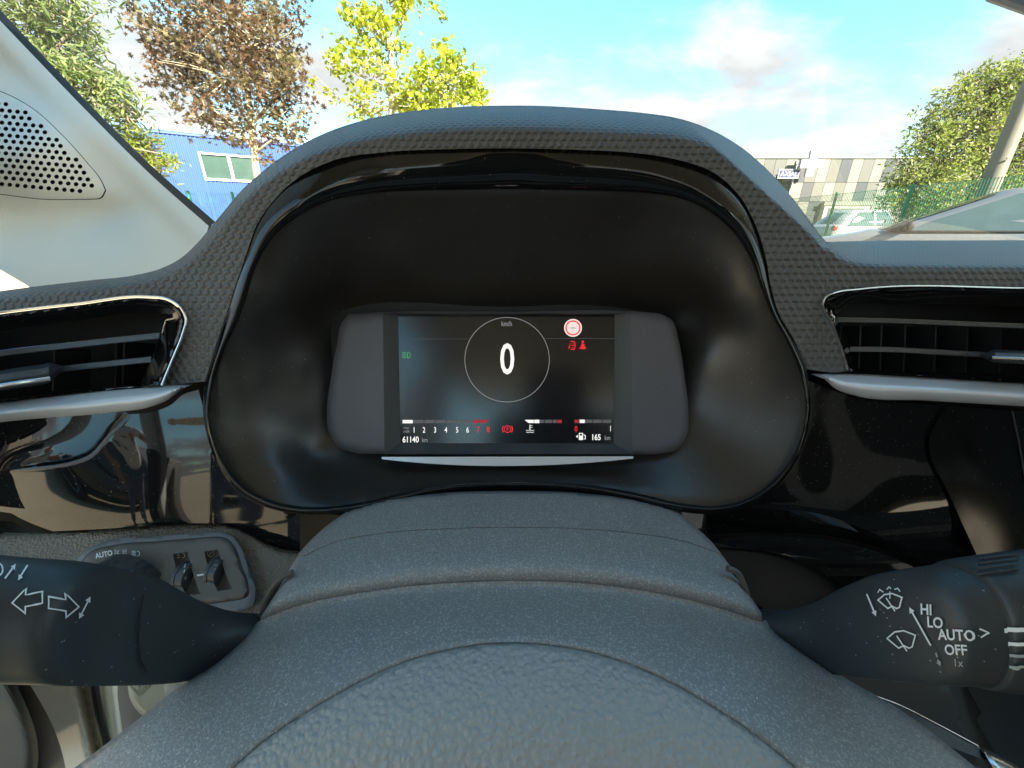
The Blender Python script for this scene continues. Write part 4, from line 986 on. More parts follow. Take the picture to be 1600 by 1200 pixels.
# ------------------------------------------------------------------ air vents
def vent(label, outer, inner, slats, tab, vanes, loc, edge_line):
    t = thing('air_vent', label, 'air vent', loc, 'dashboard air vents')
    o = path(*outer, step=6); i = path(*inner, step=6)
    def d(u, v):
        e1 = pl_dist(o, u, v, True)[0]; e2 = pl_dist(i, u, v, True)[0]; k = e1/(e1+e2+1e-6)
        return dash_d(u, v)-.0035+.012*np.clip(k, 0, 1)**1.3+quarter(e1, 4)*.003
    sheet('frame', o, d, GLOSSC, t, [i], 5, .01, inner=3, sharp=60)
    tube('bright_edge', [PV(u, v, float(dash_d(np.float64(u), np.float64(v)))-.0042) for u, v in spl(edge_line, 8)], .0007, CHROME, t, 6)
    sheet('cavity', np.array([i.mean(0)+(q-i.mean(0))*1.04 for q in i]), lambda u, v: dash_d(u, v)+.05, DARK, t, (), 10, .01, inner=20)
    for (u, va, vb, dd) in vanes:
        a = PV(u, va, .03+float(dash_d(np.float64(u), np.float64(va)))); b = PV(u-3, vb, .03+float(dash_d(np.float64(u), np.float64(vb)))); f = Vector((0, .9, -.3))*.012
        VV, FF = boxes_geo([((a+b)/2+f, ((b-a)/2, f, Vector((.0007, 0, 0))))]); mesh('vane', VV, FF, DARK, t, False)
    for (p, th) in slats:
        c = spl(p, 10); V, F = [], []; n = len(c)
        prof = [(0, -.5), (.0012, -.62), (.004, -.5), (.020, -.3), (.020, .1), (.004, .42), (.0012, .5), (0, .38)]
        for (u, v) in c:
            for (dp, k) in prof: V.append(PV(u, v+k*th, float(dash_d(np.float64(u), np.float64(v)))+.008+dp))
        m = len(prof)
        for q in range(n-1):
            for k in range(m): F.append((q*m+k, (q+1)*m+k, (q+1)*m+(k+1) % m, q*m+(k+1) % m))
        F += [tuple(range(m)), tuple((n-1)*m+k for k in range(m))[::-1]]
        mesh('slat', V, F, SLAT, t, True, 40)
    (tp, hw, m0, m1) = tab
    c = spl(tp, 6); V, F = [], []; n = len(c)
    prof = [(-.016, -.35), (-.017, .0), (-.015, .5), (-.006, .62), (.015, .5), (.02, -.4), (.0, -.62)]
    for q, (u, v) in enumerate(c):
        s = min(1, .25+min(q, n-1-q)/4.0) if tp[0][0] > -50 and tp[-1][0] < 1650 else (min(1, .2+(n-1-q)/5.0) if tp[0][0] < 0 else min(1, .2+q/5.0))
        for (dp, k) in prof: V.append(PV(u, v+k*hw*s, float(dash_d(np.float64(u), np.float64(v)))+.008+dp*s))
    m = len(prof)
    for q in range(n-1):
        for k in range(m): F.append((q*m+k, (q+1)*m+k, (q+1)*m+(k+1) % m, q*m+(k+1) % m))
    F += [tuple(range(m)), tuple((n-1)*m+k for k in range(m))[::-1]]
    tb = mesh('slider', V, F, SLAT, t, True, 45)
    tube('bright_strip', [PV(u, v+hw*.20, float(dash_d(np.float64(u), np.float64(v)))-.0095) for u, v in spl(m0, 8)], m1, CHROME, tb, 8)
vent('left air vent with slanted slats beside the pale pillar',
     [[(-80, 503), (0, 491), (120, 477), (230, 466), (262, 470), (280, 483), (288, 500)], [(288, 500), (284, 520), (268, 560), (249, 604)], [(249, 604), (160, 611), (-80, 640)], [(-80, 640), (-80, 503)]],
     [[(-80, 534), (0, 520), (120, 501), (235, 489), (252, 491), (258, 500)], [(258, 500), (251, 522), (236, 562), (218, 601)], [(218, 601), (100, 612), (-80, 632)], [(-80, 632), (-80, 534)]],
     [([(-80, 567), (0, 553), (120, 539), (249, 525)], 9), ([(80, 579), (150, 571), (236, 562)], 9)],
     ([(-80, 606), (-20, 598), (30, 590), (70, 584), (98, 575)], 26, [(-80, 610), (-20, 601), (30, 593), (80, 586)], .0013),
     [(85, 545, 610, 0), (182, 535, 605, 0), (194, 535, 603, 0)], PV(100, 540, .25),
     [(-80, 499.5), (0, 488), (120, 474), (230, 463), (262, 467), (283, 481), (291, 499), (286, 521), (270, 561), (253, 602)])
vent('right air vent with level slats beside the display hood',
     [[(1326, 580), (1298, 500), (1287, 478), (1290, 466), (1306, 458), (1340, 453), (1600, 451), (1720, 452)], [(1720, 452), (1720, 602)], [(1720, 602), (1600, 597), (1450, 588), (1326, 580)]],
     [[(1338, 577), (1315, 510), (1307, 492)], [(1307, 492), (1320, 480), (1400, 476), (1720, 480)], [(1720, 480), (1720, 598)], [(1720, 598), (1600, 592), (1450, 583), (1338, 577)]],
     [([(1306, 500), (1400, 502), (1500, 506), (1720, 515)], 7), ([(1328, 546), (1400, 547), (1470, 551), (1540, 555)], 8)],
     ([(1532, 556), (1560, 557), (1610, 559), (1720, 564)], 17, [(1548, 556), (1600, 558), (1720, 563)], .0013),
     [(u, 508, 582, 0) for u in (1345, 1378, 1415, 1463, 1512, 1565)], PV(1450, 520, .25),
     [(1325, 577), (1297, 500), (1285.5, 477), (1289, 465), (1305, 457), (1340, 452), (1600, 450), (1720, 451)])

# ------------------------------------------------------------------ instrument cluster
clu = thing('instrument_cluster', 'instrument cluster with a lit digital speed display under the hood', 'instrument cluster', PV(793, 700, .3))
ring_low_l = [(320, 596), (317, 640), (326, 690), (345, 735), (372, 768), (415, 792), (470, 803), (530, 802), (600, 790), (660, 775), (720, 765)]
ring_low_r = [(880, 765), (940, 772), (1000, 784), (1060, 799), (1115, 803), (1165, 794), (1212, 764), (1248, 714), (1266, 655), (1262, 577)]
ring_out = path(list(map(tuple, hood_in)), ring_low_r[::-1], [(880, 765), (800, 762), (720, 765)], ring_low_l[::-1], step=6)
D_top = [(336, 590), (352, 545), (374, 500), (388, 460), (398, 425), (412, 395), (436, 362), (470, 335), (515, 314), (575, 303), (650, 298), (800, 297), (930, 298), (1010, 302), (1070, 312), (1115, 335), (1148, 366), (1172, 405), (1188, 450), (1204, 490), (1228, 535), (1248, 580)]
D_low = [(1248, 580), (1257, 620), (1255, 660), (1240, 708), (1208, 750), (1163, 780), (1115, 790), (1060, 785), (1000, 771), (935, 760), (800, 752), (665, 762), (600, 777), (530, 790), (470, 791), (420, 780), (380, 758), (355, 728), (336, 688), (328, 640), (336, 590)]
ring_in = path(D_top, D_low, step=6)
_ring = tps([(800, 236, .2185), (800, 297, .233), (600, 240, .2188), (570, 303, .2285), (470, 278, .2245), (470, 335, .2270), (402, 352, .2325), (436, 362, .2318), (370, 440, .240), (396, 430, .240), (337, 540, .249), (352, 545, .249), (318, 600, .253), (336, 600, .253), (318, 660, .2555), (331, 660, .256), (372, 768, .2595), (382, 758, .261), (470, 803, .261), (470, 791, .263), (600, 790, .262), (600, 777, .264), (800, 762, .265), (800, 752, .2675),
             (1000, 242, .2188), (1010, 302, .2285), (1112, 270, .2235), (1115, 335, .2275), (1180, 352, .2315), (1172, 405, .2368), (1205, 450, .241), (1188, 450, .241), (1240, 530, .25), (1226, 535, .25), (1262, 590, .254), (1250, 590, .254), (1266, 655, .2555), (1255, 655, .256), (1212, 764, .2595), (1206, 752, .261), (1115, 803, .261), (1115, 790, .263), (1000, 784, .262), (1000, 771, .264)])
def around(poly, n, c=(793., 560.)):
    p = poly-np.array(c); an = np.arctan2(p[:, 1], p[:, 0]); rr = np.hypot(p[:, 0], p[:, 1]); o = np.argsort(an); an, rr = an[o], rr[o]
    t = np.linspace(-math.pi, math.pi, n, endpoint=False); q = np.interp(t, an, rr, period=2*math.pi)
    for _ in range(2): q = (np.roll(q, 1)+2*q+np.roll(q, -1))/4
    return np.stack([c[0]+q*np.cos(t), c[1]+q*np.sin(t)], 1)
def gloss_ring():
    n = 420; A = around(ring_out, n); B = around(ring_in, n); V, F = [], []
    low = .006*np.clip((A[:, 1]-590)/70, 0, 1)
    cols = [(-.03, .030), (-.03, .004), (-.01, .0012), (.04, .0002), (.12, -.0004), (.25, -.0012), (.4, -.0022), (.55, -.0026), (.7, -.0022), (.84, -.0010), (.94, .0006), (1.0, .0024), (1.0, .028)]
    for t, dd in cols:
        q = A*(1-t)+B*t; d = _ring(q[:, 0], q[:, 1])+.0008-low+dd
        V += [tuple(x) for x in P(q[:, 0], q[:, 1], d)]
    for i in range(len(cols)-1):
        for k in range(n): F.append((i*n+k, i*n+(k+1) % n, (i+1)*n+(k+1) % n, (i+1)*n+k))
    return mesh('gloss_ring', V, F, GLOSSC, clu, True, 80)
gloss_ring()
_rec = tps([(800, 297, .2335), (650, 298, .2335), (950, 298, .2335), (515, 314, .2315), (1090, 320, .2315), (436, 362, .2335), (1148, 366, .2345), (398, 425, .240), (1180, 425, .240), (374, 500, .246), (1206, 495, .246), (336, 590, .2535), (1250, 590, .2535), (331, 660, .2565), (1254, 660, .2565), (355, 728, .2595), (1225, 730, .2595), (420, 780, .2625), (1163, 780, .2625), (500, 792, .2635), (1100, 790, .2635), (600, 777, .2645), (1000, 772, .2645), (800, 752, .268),
            (800, 350, .256), (600, 350, .254), (1000, 350, .254), (800, 420, .285), (600, 420, .281), (1000, 420, .281), (800, 484, .312), (600, 484, .314), (1000, 484, .308), (500, 430, .268), (1090, 430, .264), (510, 484, .302), (1085, 484, .290), (440, 470, .257), (1140, 470, .257), (430, 520, .268), (1150, 520, .265), (480, 560, .291), (1105, 560, .283), (430, 600, .277), (1150, 600, .274), (385, 600, .263), (1200, 600, .263), (490, 640, .2985), (1095, 640, .289), (430, 670, .279), (1150, 670, .2765), (500, 712, .300), (1085, 712, .282), (800, 720, .2935), (640, 722, .2985), (950, 722, .289), (430, 730, .271), (1155, 730, .271), (640, 748, .281), (950, 748, .277)])
def shell_d(u, v): return _rec(u, v)+.001+.003*quarter(pl_dist(ring_in, u, v, True)[0], 5)
sheet('cluster_shell', np.array([ring_in.mean(0)+(q-ring_in.mean(0))*1.006 for q in ring_in]), shell_d, MATTE, clu, (), 6, .01, inner=9, sharp=70)
pod = path([(545, 491), (600, 487.5), (800, 487), (1000, 487), (1032, 490)], [(1032, 490), (1050, 500), (1060, 530), (1070, 590), (1076, 650), (1073, 682), (1058, 702), (1025, 710)], [(1025, 710), (800, 712), (560, 709)], [(560, 709), (528, 698), (513, 672), (511, 640), (517, 590), (527, 535), (534, 504), (545, 491)], step=5)
opn = path([(598, 489.5), (986, 489.5)], [(986, 489.5), (988, 709.5)], [(988, 709.5), (601, 709.5)], [(601, 709.5), (598, 489.5)], step=8)
PDf = lambda u, v: .286+.000015*(np.asarray(v, float)-600)-.000035*(np.asarray(u, float)-793)
pe = pod
def pod_d(u, v): return PDf(u, v)+.0035*quarter(pl_dist(pod, u, v, True)[0], 9)+.0000*u
sheet('display_surround', pod, pod_d, POD, clu, [opn], 5, .016, inner=9, sharp=60)
SDf = lambda u, v: .0092+PDf(u, v)
def quadstrip(name, a, b, c, d, m, par): return mesh(name, [PV(*a), PV(*b), PV(*c), PV(*d)], [(0, 1, 2, 3)], m, par, False)
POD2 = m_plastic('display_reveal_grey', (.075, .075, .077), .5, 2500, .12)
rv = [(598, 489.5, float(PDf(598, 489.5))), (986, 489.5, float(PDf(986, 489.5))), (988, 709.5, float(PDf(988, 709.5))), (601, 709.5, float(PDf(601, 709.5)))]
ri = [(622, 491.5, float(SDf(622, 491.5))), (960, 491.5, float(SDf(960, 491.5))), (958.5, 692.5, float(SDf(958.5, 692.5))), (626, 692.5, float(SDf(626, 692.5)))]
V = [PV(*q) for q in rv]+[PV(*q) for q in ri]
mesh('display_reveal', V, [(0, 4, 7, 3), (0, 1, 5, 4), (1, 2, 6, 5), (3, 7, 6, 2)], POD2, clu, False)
SCR = m_simple('unlit_display_glass', (.008, .008, .012), .16, spec=.95, var=.05)
V = [PV(q[0], q[1], q[2]-.0003) for q in ri]; V2 = [PV(q[0], q[1], q[2]+.006) for q in ri]
disp = mesh('display', V+V2, [(0, 1, 2, 3), (7, 6, 5, 4)]+[(i, i+4, (i+1) % 4+4, (i+1) % 4) for i in range(4)], SCR, clu, False)
cst = path([(596, 714), (990, 713)], [(990, 713), (989, 716.5)], [(989, 716.5), (960, 719.5), (620, 720), (597, 717.5)], [(597, 717.5), (596, 714)], step=6)
def cst_d(u, v): return PDf(u, 717)-.009-.0001*(v-717)
sheet('chrome_strip', cst, cst_d, STRIPM, clu, (), 3, .006, inner=2)
mp = on_depth(lambda u, v: SDf(u, v)-.0003, .0004); mp2 = on_depth(lambda u, v: SDf(u, v)-.0003, .0007)
def show(name, shapes, m, up=False): return decal(name, shapes, mp2 if up else mp, m, disp)
show('speed_digit', [text('0', 792.6, 560, 47.5, .70, .012)], EW)
show('unit_text', [text('km/h', 791.7, 505.5, 8.2, .72, .0)], EG)
show('dial_circle', [stroke(circ((792.3, 562), 66, 72), .8, True)], EG)
show('rule_line', [stroke([(648, 529.7), (734, 529.7)], .5), stroke([(850, 529.2), (960, 528.6)], .5)], EDG)
show('speed_limit_sign', [fill(circ((895.3, 512.3), 14, 32))], EPINK)
show('sign_ring', [stroke(circ((895.3, 512.3), 10.8, 32), 2.0, True)], ER, True)
show('sign_dash', [stroke([(891.5, 512.5), (899.2, 512.5)], 1.1)], m_emit('lit_grey_dash', (.25, .25, .25), .3*e), True)
# door-open and seat-belt warnings
show('door_warning', [stroke([(891.5, 533.5), (897, 533), (898.5, 536), (898.5, 543), (897, 546), (891.5, 545.5)], 1.3), stroke([(893, 539.5), (898, 539.5)], 1.1), stroke([(893.5, 536), (897, 536)], .9), stroke([(893.5, 543), (897, 543)], .9), stroke([(890.5, 540), (888.5, 544.5)], 1.6), stroke([(890.5, 536), (890.5, 542)], 1.0)], ER)
show('belt_warning', [fill(circ((910.5, 534), 2.0, 12)), fill([(907, 545.5), (908, 538), (910.5, 536.5), (913, 538), (914.2, 545.5)]), stroke([(906.5, 545), (914, 537.5)], .9), stroke([(905, 544.5), (908.2, 541.5)], 1.2), stroke([(916, 544.5), (912.8, 541.5)], 1.2)], ER)
show('headlamp_symbol', [stroke(circ((637, 555), 4.6, 12, -90, 90, 4.6)+[(637, 550.4)], 1.0)]+[stroke([(628, 551+2.7*i), (635, 550.8+2.7*i)], 1.0) for i in range(4)], EGR)
def bar(a, b, y, m, name='gauge_segment', sk=0): return show(name, [fill([(a, y-2.6), (b, y-2.6), (b-sk, y+2.6), (a, y+2.6)])], m)
bar(629, 645, 658.8, EW)
for a, b in ((646, 662), (663, 680), (681, 697), (698, 713), (714, 730), (731, 738.5)): bar(a, b, 658.6, EDG)
bar(739.5, 747.5, 658.5, EDR); bar(748, 764.8, 658.5, EDR, sk=6)
show('gauge_segment', [fill([(819.7, 656), (834, 656), (834, 661), (826, 661)])], EW); bar(834.8, 842.8, 658.5, EW)
for a, b in ((843.5, 850), (851, 863), (863.8, 870)): bar(a, b, 658.4, EDG)
bar(870.8, 878, 658.4, EDR); bar(897.6, 904.8, 658.3, EDR); bar(905.7, 913.8, 658.3, EW)
for a, b in ((914.5, 925.5), (926.3, 940.5), (941.3, 955)): bar(a, b, 658.2, EDG)
for s, x in zip('123456', (647, 662.5, 679.8, 696.7, 714.3, 730.6)): show('gauge_number', [text(s, x, 671.6, 8.6, .72, .012)], EW)
for s, x in zip('78', (747.3, 763)): show('gauge_number', [text(s, x, 671, 8.8, .78, .0)], ER)
show('gauge_number', [text('0', 900, 670, 8.8, .78, .0)], ER); show('gauge_number', [text('1', 954, 669.5, 8.6, .72, .0)], EW)
show('rev_unit_text', [text('1/min', 635, 668.5, 3.6, .75), text('x1000', 635, 674.2, 3.6, .75)], EG)
show('park_brake_symbol', [stroke(circ((793, 670.4), 5.2, 20), 1.2, True), stroke(circ((793, 670.4), 7.8, 8, 140, 220), 1.3), stroke(circ((793, 670.4), 7.8, 8, -40, 40), 1.3), text('P', 793.2, 670.4, 5.2, .9, .015)], ER)
show('coolant_symbol', [stroke([(828, 663.5), (828, 672)], 2.0), stroke([(828, 665), (832, 665)], 1.0), stroke([(828, 668), (832, 668)], 1.0), stroke([(822, 672), (825, 673), (828, 672), (831, 673), (834.5, 672)], 1.1), stroke([(822, 675), (825, 676), (828, 675), (831, 676), (834.5, 675)], 1.1)], m_emit('lit_soft_white', (.8, .8, .8), .75*e))
show('fuel_symbol', [fill([(904.5, 676.5), (911, 676.5), (911, 687.5), (904.5, 687.5)]), stroke([(911.5, 679), (914.5, 680.5), (914.5, 686), (912, 686)], 1.1), fill([(902.8, 679.5), (902.8, 684.5), (899.8, 682)])], EW)
show('fuel_window', [fill([(905.8, 677.8), (909.6, 677.8), (909.6, 680.6), (905.8, 680.6)])], SCR, True)
show('odometer_text', [text('61140', 629, 686.6, 9, .80, .02, 'L')], EW); show('odometer_unit', [text('km', 659.5, 687.2, 7.4, .72, 0, 'L')], EG)
show('range_text', [text('165', 925.5, 683, 9, .80, .02, 'L')], EW); show('range_unit', [text('km', 945, 683.8, 7.4, .72, 0, 'L')], EG)

# ------------------------------------------------------------------ steering column cover, wheel hub
RDG = [(250, 1010), (330, 990), (395, 972), (430, 957), (470, 943), (540, 928), (620, 916), (700, 909), (800, 905.5), (880, 907), (960, 914), (1040, 927), (1100, 941), (1150, 956), (1190, 970), (1300, 1000), (1400, 1030)]
rdl = spl(RDG, 6)
def ridge(u): return np.interp(u, rdl[:, 0], rdl[:, 1])
z_mid = tps([(0, 760, .789), (0, 790, .7905), (0, 830, .7908), (0, 870, .7912), (0, 905, .7950), (0, 930, .7935), (0, 980, .7900), (0, 1010, .790), (0, 1100, .788), (0, 1200, .782), (0, 1300, .772), (1, 905, .7950), (1, 1100, .788), (1, 830, .7908)])
zc_v = np.arange(740, 1340, 1.0)
def _mono(vs):
    ctl = np.array([(740, .788), (770, .7905), (800, .7912), (840, .7915), (870, .7913), (885, .7905), (896, .7885), (904, .7855), (909, .7830), (914, .7818), (925, .7825), (960, .7860), (1000, .7880), (1050, .7885), (1100, .7872), (1200, .7800), (1340, .762)])
    s = spl(ctl*np.array([1, 4000]), 4); return np.interp(vs, s[:, 0], s[:, 1]/4000)
zc = _mono(zc_v)
def hub_z(u, v):
    sh = ridge(u)-905.5; w = np.where(v > 905, 1, np.clip((v-770)/135, 0, 1)); vv = np.clip(v-sh*np.clip(w, .55, 1), 740, 1338)
    return np.interp(vv, zc_v, zc)
def hub_d(u, v):
    z0 = hub_z(u, v); z = z0
    for _ in range(4):
        d = depth_z(u, v, z); X = (u-795)/FP*d; z = z0-1.15*X*X
    return depth_z(u, v, z)
hl = [(545, 797), (505, 826), (478, 852), (455, 885), (438, 915), (420, 945), (402, 972), (385, 995), (362, 1017), (330, 1042), (290, 1066), (200, 1136), (108, 1206), (-20, 1300)]
hr = [(1055, 797), (1090, 826), (1115, 850), (1140, 883), (1160, 915), (1180, 943), (1196, 968), (1212, 988), (1236, 1006), (1300, 1047), (1420, 1118), (1530, 1203), (1660, 1300)]
hll, hrl = spl(hl, 6), spl(hr, 6)
def edge_fall(u, v, E=9, r=.006):
    return (quarter(pl_dist(hll, u, v)[0], E)+quarter(pl_dist(hrl, u, v)[0], E))*r
col_t = thing('steering_column_cover', 'speckled dark grey steering column cover below the display', 'column cover', PV(795, 820, .26))
i0 = [q for q in hl if q[1] <= 945]; i1 = [q for q in hr if q[1] <= 943]
# two mouldings with a fine seam between them
seam = [(i0[2][0]-2, 868), (520, 848), (600, 833), (700, 826), (800, 824), (900, 826), (990, 833), (1070, 846), (1128, 866)]
smp = spl(seam, 6)
def cut(line, side):  # points of the silhouettes above / below the seam
    return [q for q in line if (q[1] < 866 if side else q[1] > 868)]
upp = path([(545, 797), (600, 781), (680, 771), (800, 767), (920, 771), (1000, 781), (1055, 797)], [(1055, 797), (1090, 826), (1115, 850), (1127, 865.2)], [(q[0], q[1]-.7) for q in seam][::-1], [(465, 867), (478, 852), (505, 826), (545, 797)], step=6)
topl = spl([(545, 797), (600, 781), (680, 771), (800, 767), (920, 771), (1000, 781), (1055, 797)], 6)
sheet('upper_cover', upp, lambda u, v: hub_d(u, v)+edge_fall(u, v)+quarter(pl_dist(topl, u, v)[0], 6)*.006, SHROUD, col_t, (), 6, .06, (0, .05, -1), inner=6, sharp=70)
lowc = path([(q[0], q[1]+.7) for q in seam], [(1128, 867), (1140, 883), (1160, 915), (1180, 943), (1190, 958)], [(1192, 985), (800, 930), (400, 990)], [(408, 963), (420, 945), (438, 915), (455, 885), (466, 868)], step=6)
sheet('lower_cover', lowc, lambda u, v: hub_d(u, v)+edge_fall(u, v)+.0003+np.clip((v-ridge(u)-4)/20, 0, 1)*.012, SHROUD, col_t, (), 6, .06, (0, .05, -1), inner=6, sharp=70)
for pts in ([(409, 962), (416, 938), (430, 914), (446, 899), (457, 894)], [(1136, 888), (1150, 893), (1162, 915), (1170, 945), (1172, 962)]):
    tube('stalk_opening', [PV(u, v, .206) for u, v in spl(pts, 5)], .0016, m_plastic('opening_lip', (.12, .11, .09), .5), col_t, 8)
    sheet('opening_recess', path(pts, [pts[-1], (pts[-1][0]+(40 if pts[0][0] < 800 else -40), pts[-1][1]+30)], [(pts[-1][0]+(40 if pts[0][0] < 800 else -40), pts[-1][1]+30), pts[0]], step=6), lambda u, v: .212+0*u, RUBBER, col_t, (), 6, .005, inner=10)
whl = thing('steering_wheel_hub', 'dark grey steering wheel hub filling the foreground, grained pad in its middle', 'steering wheel', PV(795, 1150, .13))
pseam = [(300, 1262), (360, 1203), (420, 1152), (480, 1112), (560, 1066), (640, 1031), (720, 1011), (795, 1004), (870, 1009), (950, 1026), (1040, 1062), (1120, 1108), (1185, 1152), (1245, 1202), (1300, 1262)]
psl = spl(pseam, 6)
hb_out = path([(402, 972)]+[(q[0], q[1]) for q in hl[7:]], [(-20, 1300), (265, 1300)], [(265, 1300)]+[(q[0], q[1]-.9) for q in pseam]+[(1335, 1300)], [(1335, 1300), (1660, 1300)], hr[::-1][0:7]+[(1196, 968)], [(q[0], q[1]+2) for q in RDG if 400 < q[0] < 1192][::-1]+[(402, 972)], step=6)
def groove(u, v, w=4.5, dep=.0016): return quarter(pl_dist(psl, u, v)[0], w)*dep
sheet('hub_cover', hb_out, lambda u, v: hub_d(u, v)-.0004+edge_fall(u, v, 10, .008)+groove(u, v)+.0012*np.exp(-((pl_dist(psl, u, v)[0]-34)/5)**2)*0, SHROUD, whl, (), 6, .05, (0, .05, -1), inner=6, sharp=70)
pad_out = path([(268, 1300)]+[(q[0], q[1]+1.1) for q in pseam]+[(1332, 1300)], [(1332, 1300), (268, 1300)], step=6)
sheet('airbag_pad', pad_out, lambda u, v: hub_d(u, v)-.0006+groove(u, v, 7, .002), PAD, whl, (), 6, .04, (0, .05, -1), inner=7, sharp=70)
sp1 = path([(1330, 1075), (1400, 1100), (1470, 1135), (1528, 1166)], [(1528, 1166), (1537, 1187)], [(1537, 1187), (1470, 1160), (1400, 1118), (1330, 1075)], step=6)
sheet('spoke_inlay', sp1, lambda u, v: hub_d(u, v)+.016, MATTE, whl, (), 5, .02, inner=7)
tube('spoke_edge', [PV(u, v, float(hub_d(np.float64(u), np.float64(v)))+.0155) for u, v in spl([(1345, 1079), (1400, 1099), (1470, 1134), (1528, 1165)], 6)], .0003, CHROME, whl, 6)
sp2 = path([(1526, 1164), (1560, 1180), (1640, 1236), (1700, 1290)], [(1700, 1290), (1660, 1300)], [(1660, 1300), (1600, 1250), (1540, 1190), (1526, 1164)], step=6)
def sp2d(u, v): return hub_d(u, v)+.013+quarter(pl_dist(sp2, u, v, True)[0], 12)*.006
sheet('silver_spoke_trim', sp2, sp2d, CHROME, whl, (), 5, .02, inner=5, sharp=70)

# ------------------------------------------------------------------ stalks
def stalk_mesh(name, st, mat, par, cap0=True, cap1=True, ex=2.5, n=36):
    s = np.array(st, float); t = np.arange(len(s)); V, F = [], []
    # smooth interpolation of the stations
    fine = spl(np.c_[s[:, 0], s[:, 1:]*1.0], 10) if False else None
    ctl = np.c_[s[:, 0], s[:, 1], s[:, 2], s[:, 3]*1000, s[:, 4]*1000]
    out = []
    for i in range(len(ctl)-1):
        a, b, c, d = ctl[max(i-1, 0)], ctl[i], ctl[i+1], ctl[min(i+2, len(ctl)-1)]
        k = max(2, int(abs(c[0]-b[0])/9))
        for q in np.arange(k)/k: out.append(.5*((2*b)+(-a+c)*q+(2*a-5*b+4*c-d)*q*q+(-a+3*b-3*c+d)*q**3))
    out.append(ctl[-1]); out = np.array(out)
    R_ = np.array([1., 0, 0]); U_ = np.array([0, sp_, cp]); F_ = np.array([0, cp, -sp_])
    for i, (u, vt, vb, d, th) in enumerate(out):
        d /= 1000; th /= 1000; c = P(u, (vt+vb)/2, d+th*.9); hh = (vb-vt)/2*(d+th*.9)/FP*.94
        j0, j1 = out[max(i-1, 0)], out[min(i+1, len(out)-1)]
        for k in range(n):
            a = 2*math.pi*k/n; ca, sa = math.cos(a), math.sin(a)
            x = math.copysign(abs(ca)**(2/ex), ca); y = math.copysign(abs(sa)**(2/ex), sa)
            V.append(c+U_*hh*x+F_*th*y)
    m = len(out)
    for i in range(m-1):
        for k in range(n): F.append((i*n+k, (i+1)*n+k, (i+1)*n+(k+1) % n, i*n+(k+1) % n))
    F += [tuple(range(n)), tuple((m-1)*n+k for k in range(n))[::-1]]
    return mesh(name, V, F, mat, par, True, 60)
ls = thing('indicator_stalk', 'thick black indicator stalk with white arrow prints', 'stalk', PV(300, 1000, .16))
lst = stalk_mesh('lever', [(-160, 862, 1048, .112, .014), (-60, 868, 1051, .116, .014), (0, 873, 1054, .119, .014), (80, 879, 1056, .124, .0145), (150, 891, 1057, .129, .015), (210, 906, 1058, .142, .015), (260, 931, 1058, .155, .014), (300, 948, 1056, .168, .013), (350, 961, 1047, .184, .012), (410, 964, 1036, .197, .011), (480, 966, 1034, .205, .010)], STALK, ls)
bm1 = on_mesh([lst])
def arrow_out(cx, cy, w, h, dirn, tilt):
    p = [(-.5, 0), (-.05, -.62), (-.05, -.30), (.5, -.36), (.5, .22), (-.05, .28), (-.05, .62)]
    return stroke([(cx+dirn*x*w, cy+y*h+tilt*dirn*x*w) for x, y in p], 2.3, True)
decal('left_arrow_print', [arrow_out(44, 939, 46, 30, 1, -.12)], bm1, PRINT, ls); decal('right_arrow_print', [arrow_out(98, 946, 44, 30, -1, .10)], bm1, PRINT, ls)
def dbl(a, b, w=2.4, hd=6, both=True):
    a, b = np.array(a, float), np.array(b, float); t = (b-a)/np.hypot(*(b-a)); n_ = np.array([-t[1], t[0]])
    r = [stroke([a+t*(hd*.8 if both else 0), b-t*hd*.8], w), fill([b, b-t*hd*1.5+n_*hd*.75, b-t*hd*1.5-n_*hd*.75])]
    if both: r.append(fill([a, a+t*hd*1.5-n_*hd*.75, a+t*hd*1.5+n_*hd*.75]))
    return r
decal('lever_travel_print', dbl((120, 967), (138, 932)), bm1, PRINT, ls)
decal('flash_arrow_print', dbl((8, 906), (24, 884), 2.8, 5.5, False), bm1, PRINT, ls); decal('pull_arrow_print', dbl((42, 886), (28, 909), 2.8, 5.5, False), bm1, PRINT, ls)
decal('main_beam_print', [stroke(circ((-6, 893), 10, 14, -95, 95)+[(-6, 903)], 2.4)], bm1, PRINT, ls)
tube('joint_line', [bm1(u, v) for u, v in ((222, 930), (216, 960), (213, 1000), (216, 1030), (226, 1050)) if bm1(u, v) is not None], .00028, RUBBER, ls, 6)

rs2 = thing('wiper_stalk', 'thick black wiper stalk printed with wiper settings', 'stalk', PV(1300, 1000, .16))
rst = stalk_mesh('lever', [(1110, 955, 1022, .205, .010), (1180, 955, 1026, .200, .010), (1240, 957, 1036, .186, .011), (1290, 946, 1046, .171, .012), (1340, 921, 1052, .158, .013), (1390, 902, 1056, .147, .014), (1440, 892, 1059, .138, .0145), (1480, 886, 1061, .135, .0145), (1500, 883, 1062.5, .1335, .0145)], STALK, rs2)
tip = stalk_mesh('twist_end', [(1503, 880, 1066, .1325, .015), (1516, 876, 1068, .131, .0153), (1560, 868, 1074, .129, .0153), (1620, 860, 1081, .126, .0153), (1720, 850, 1090, .122, .0153)], STALK, rs2)
bm2 = on_mesh([rst, tip])
LAB = [('HI', 1449, 952, 15, 22), ('LO', 1463, 972, 15, 18), ('AUTO', 1494, 991, 15, 5), ('OFF', 1494, 1014, 14.5, 0)]
for s, u, v, h, r in LAB: decal('setting_text', [text(s, u, v, h*1.08, .84, .022, 'C', -r*.25, -.12)], bm2, PRINT, rs2)
decal('setting_text', [text('1x', 1499, 1034, 11.5, .9, .008, 'C', -2, -.1)], bm2, PRINTG, rs2)
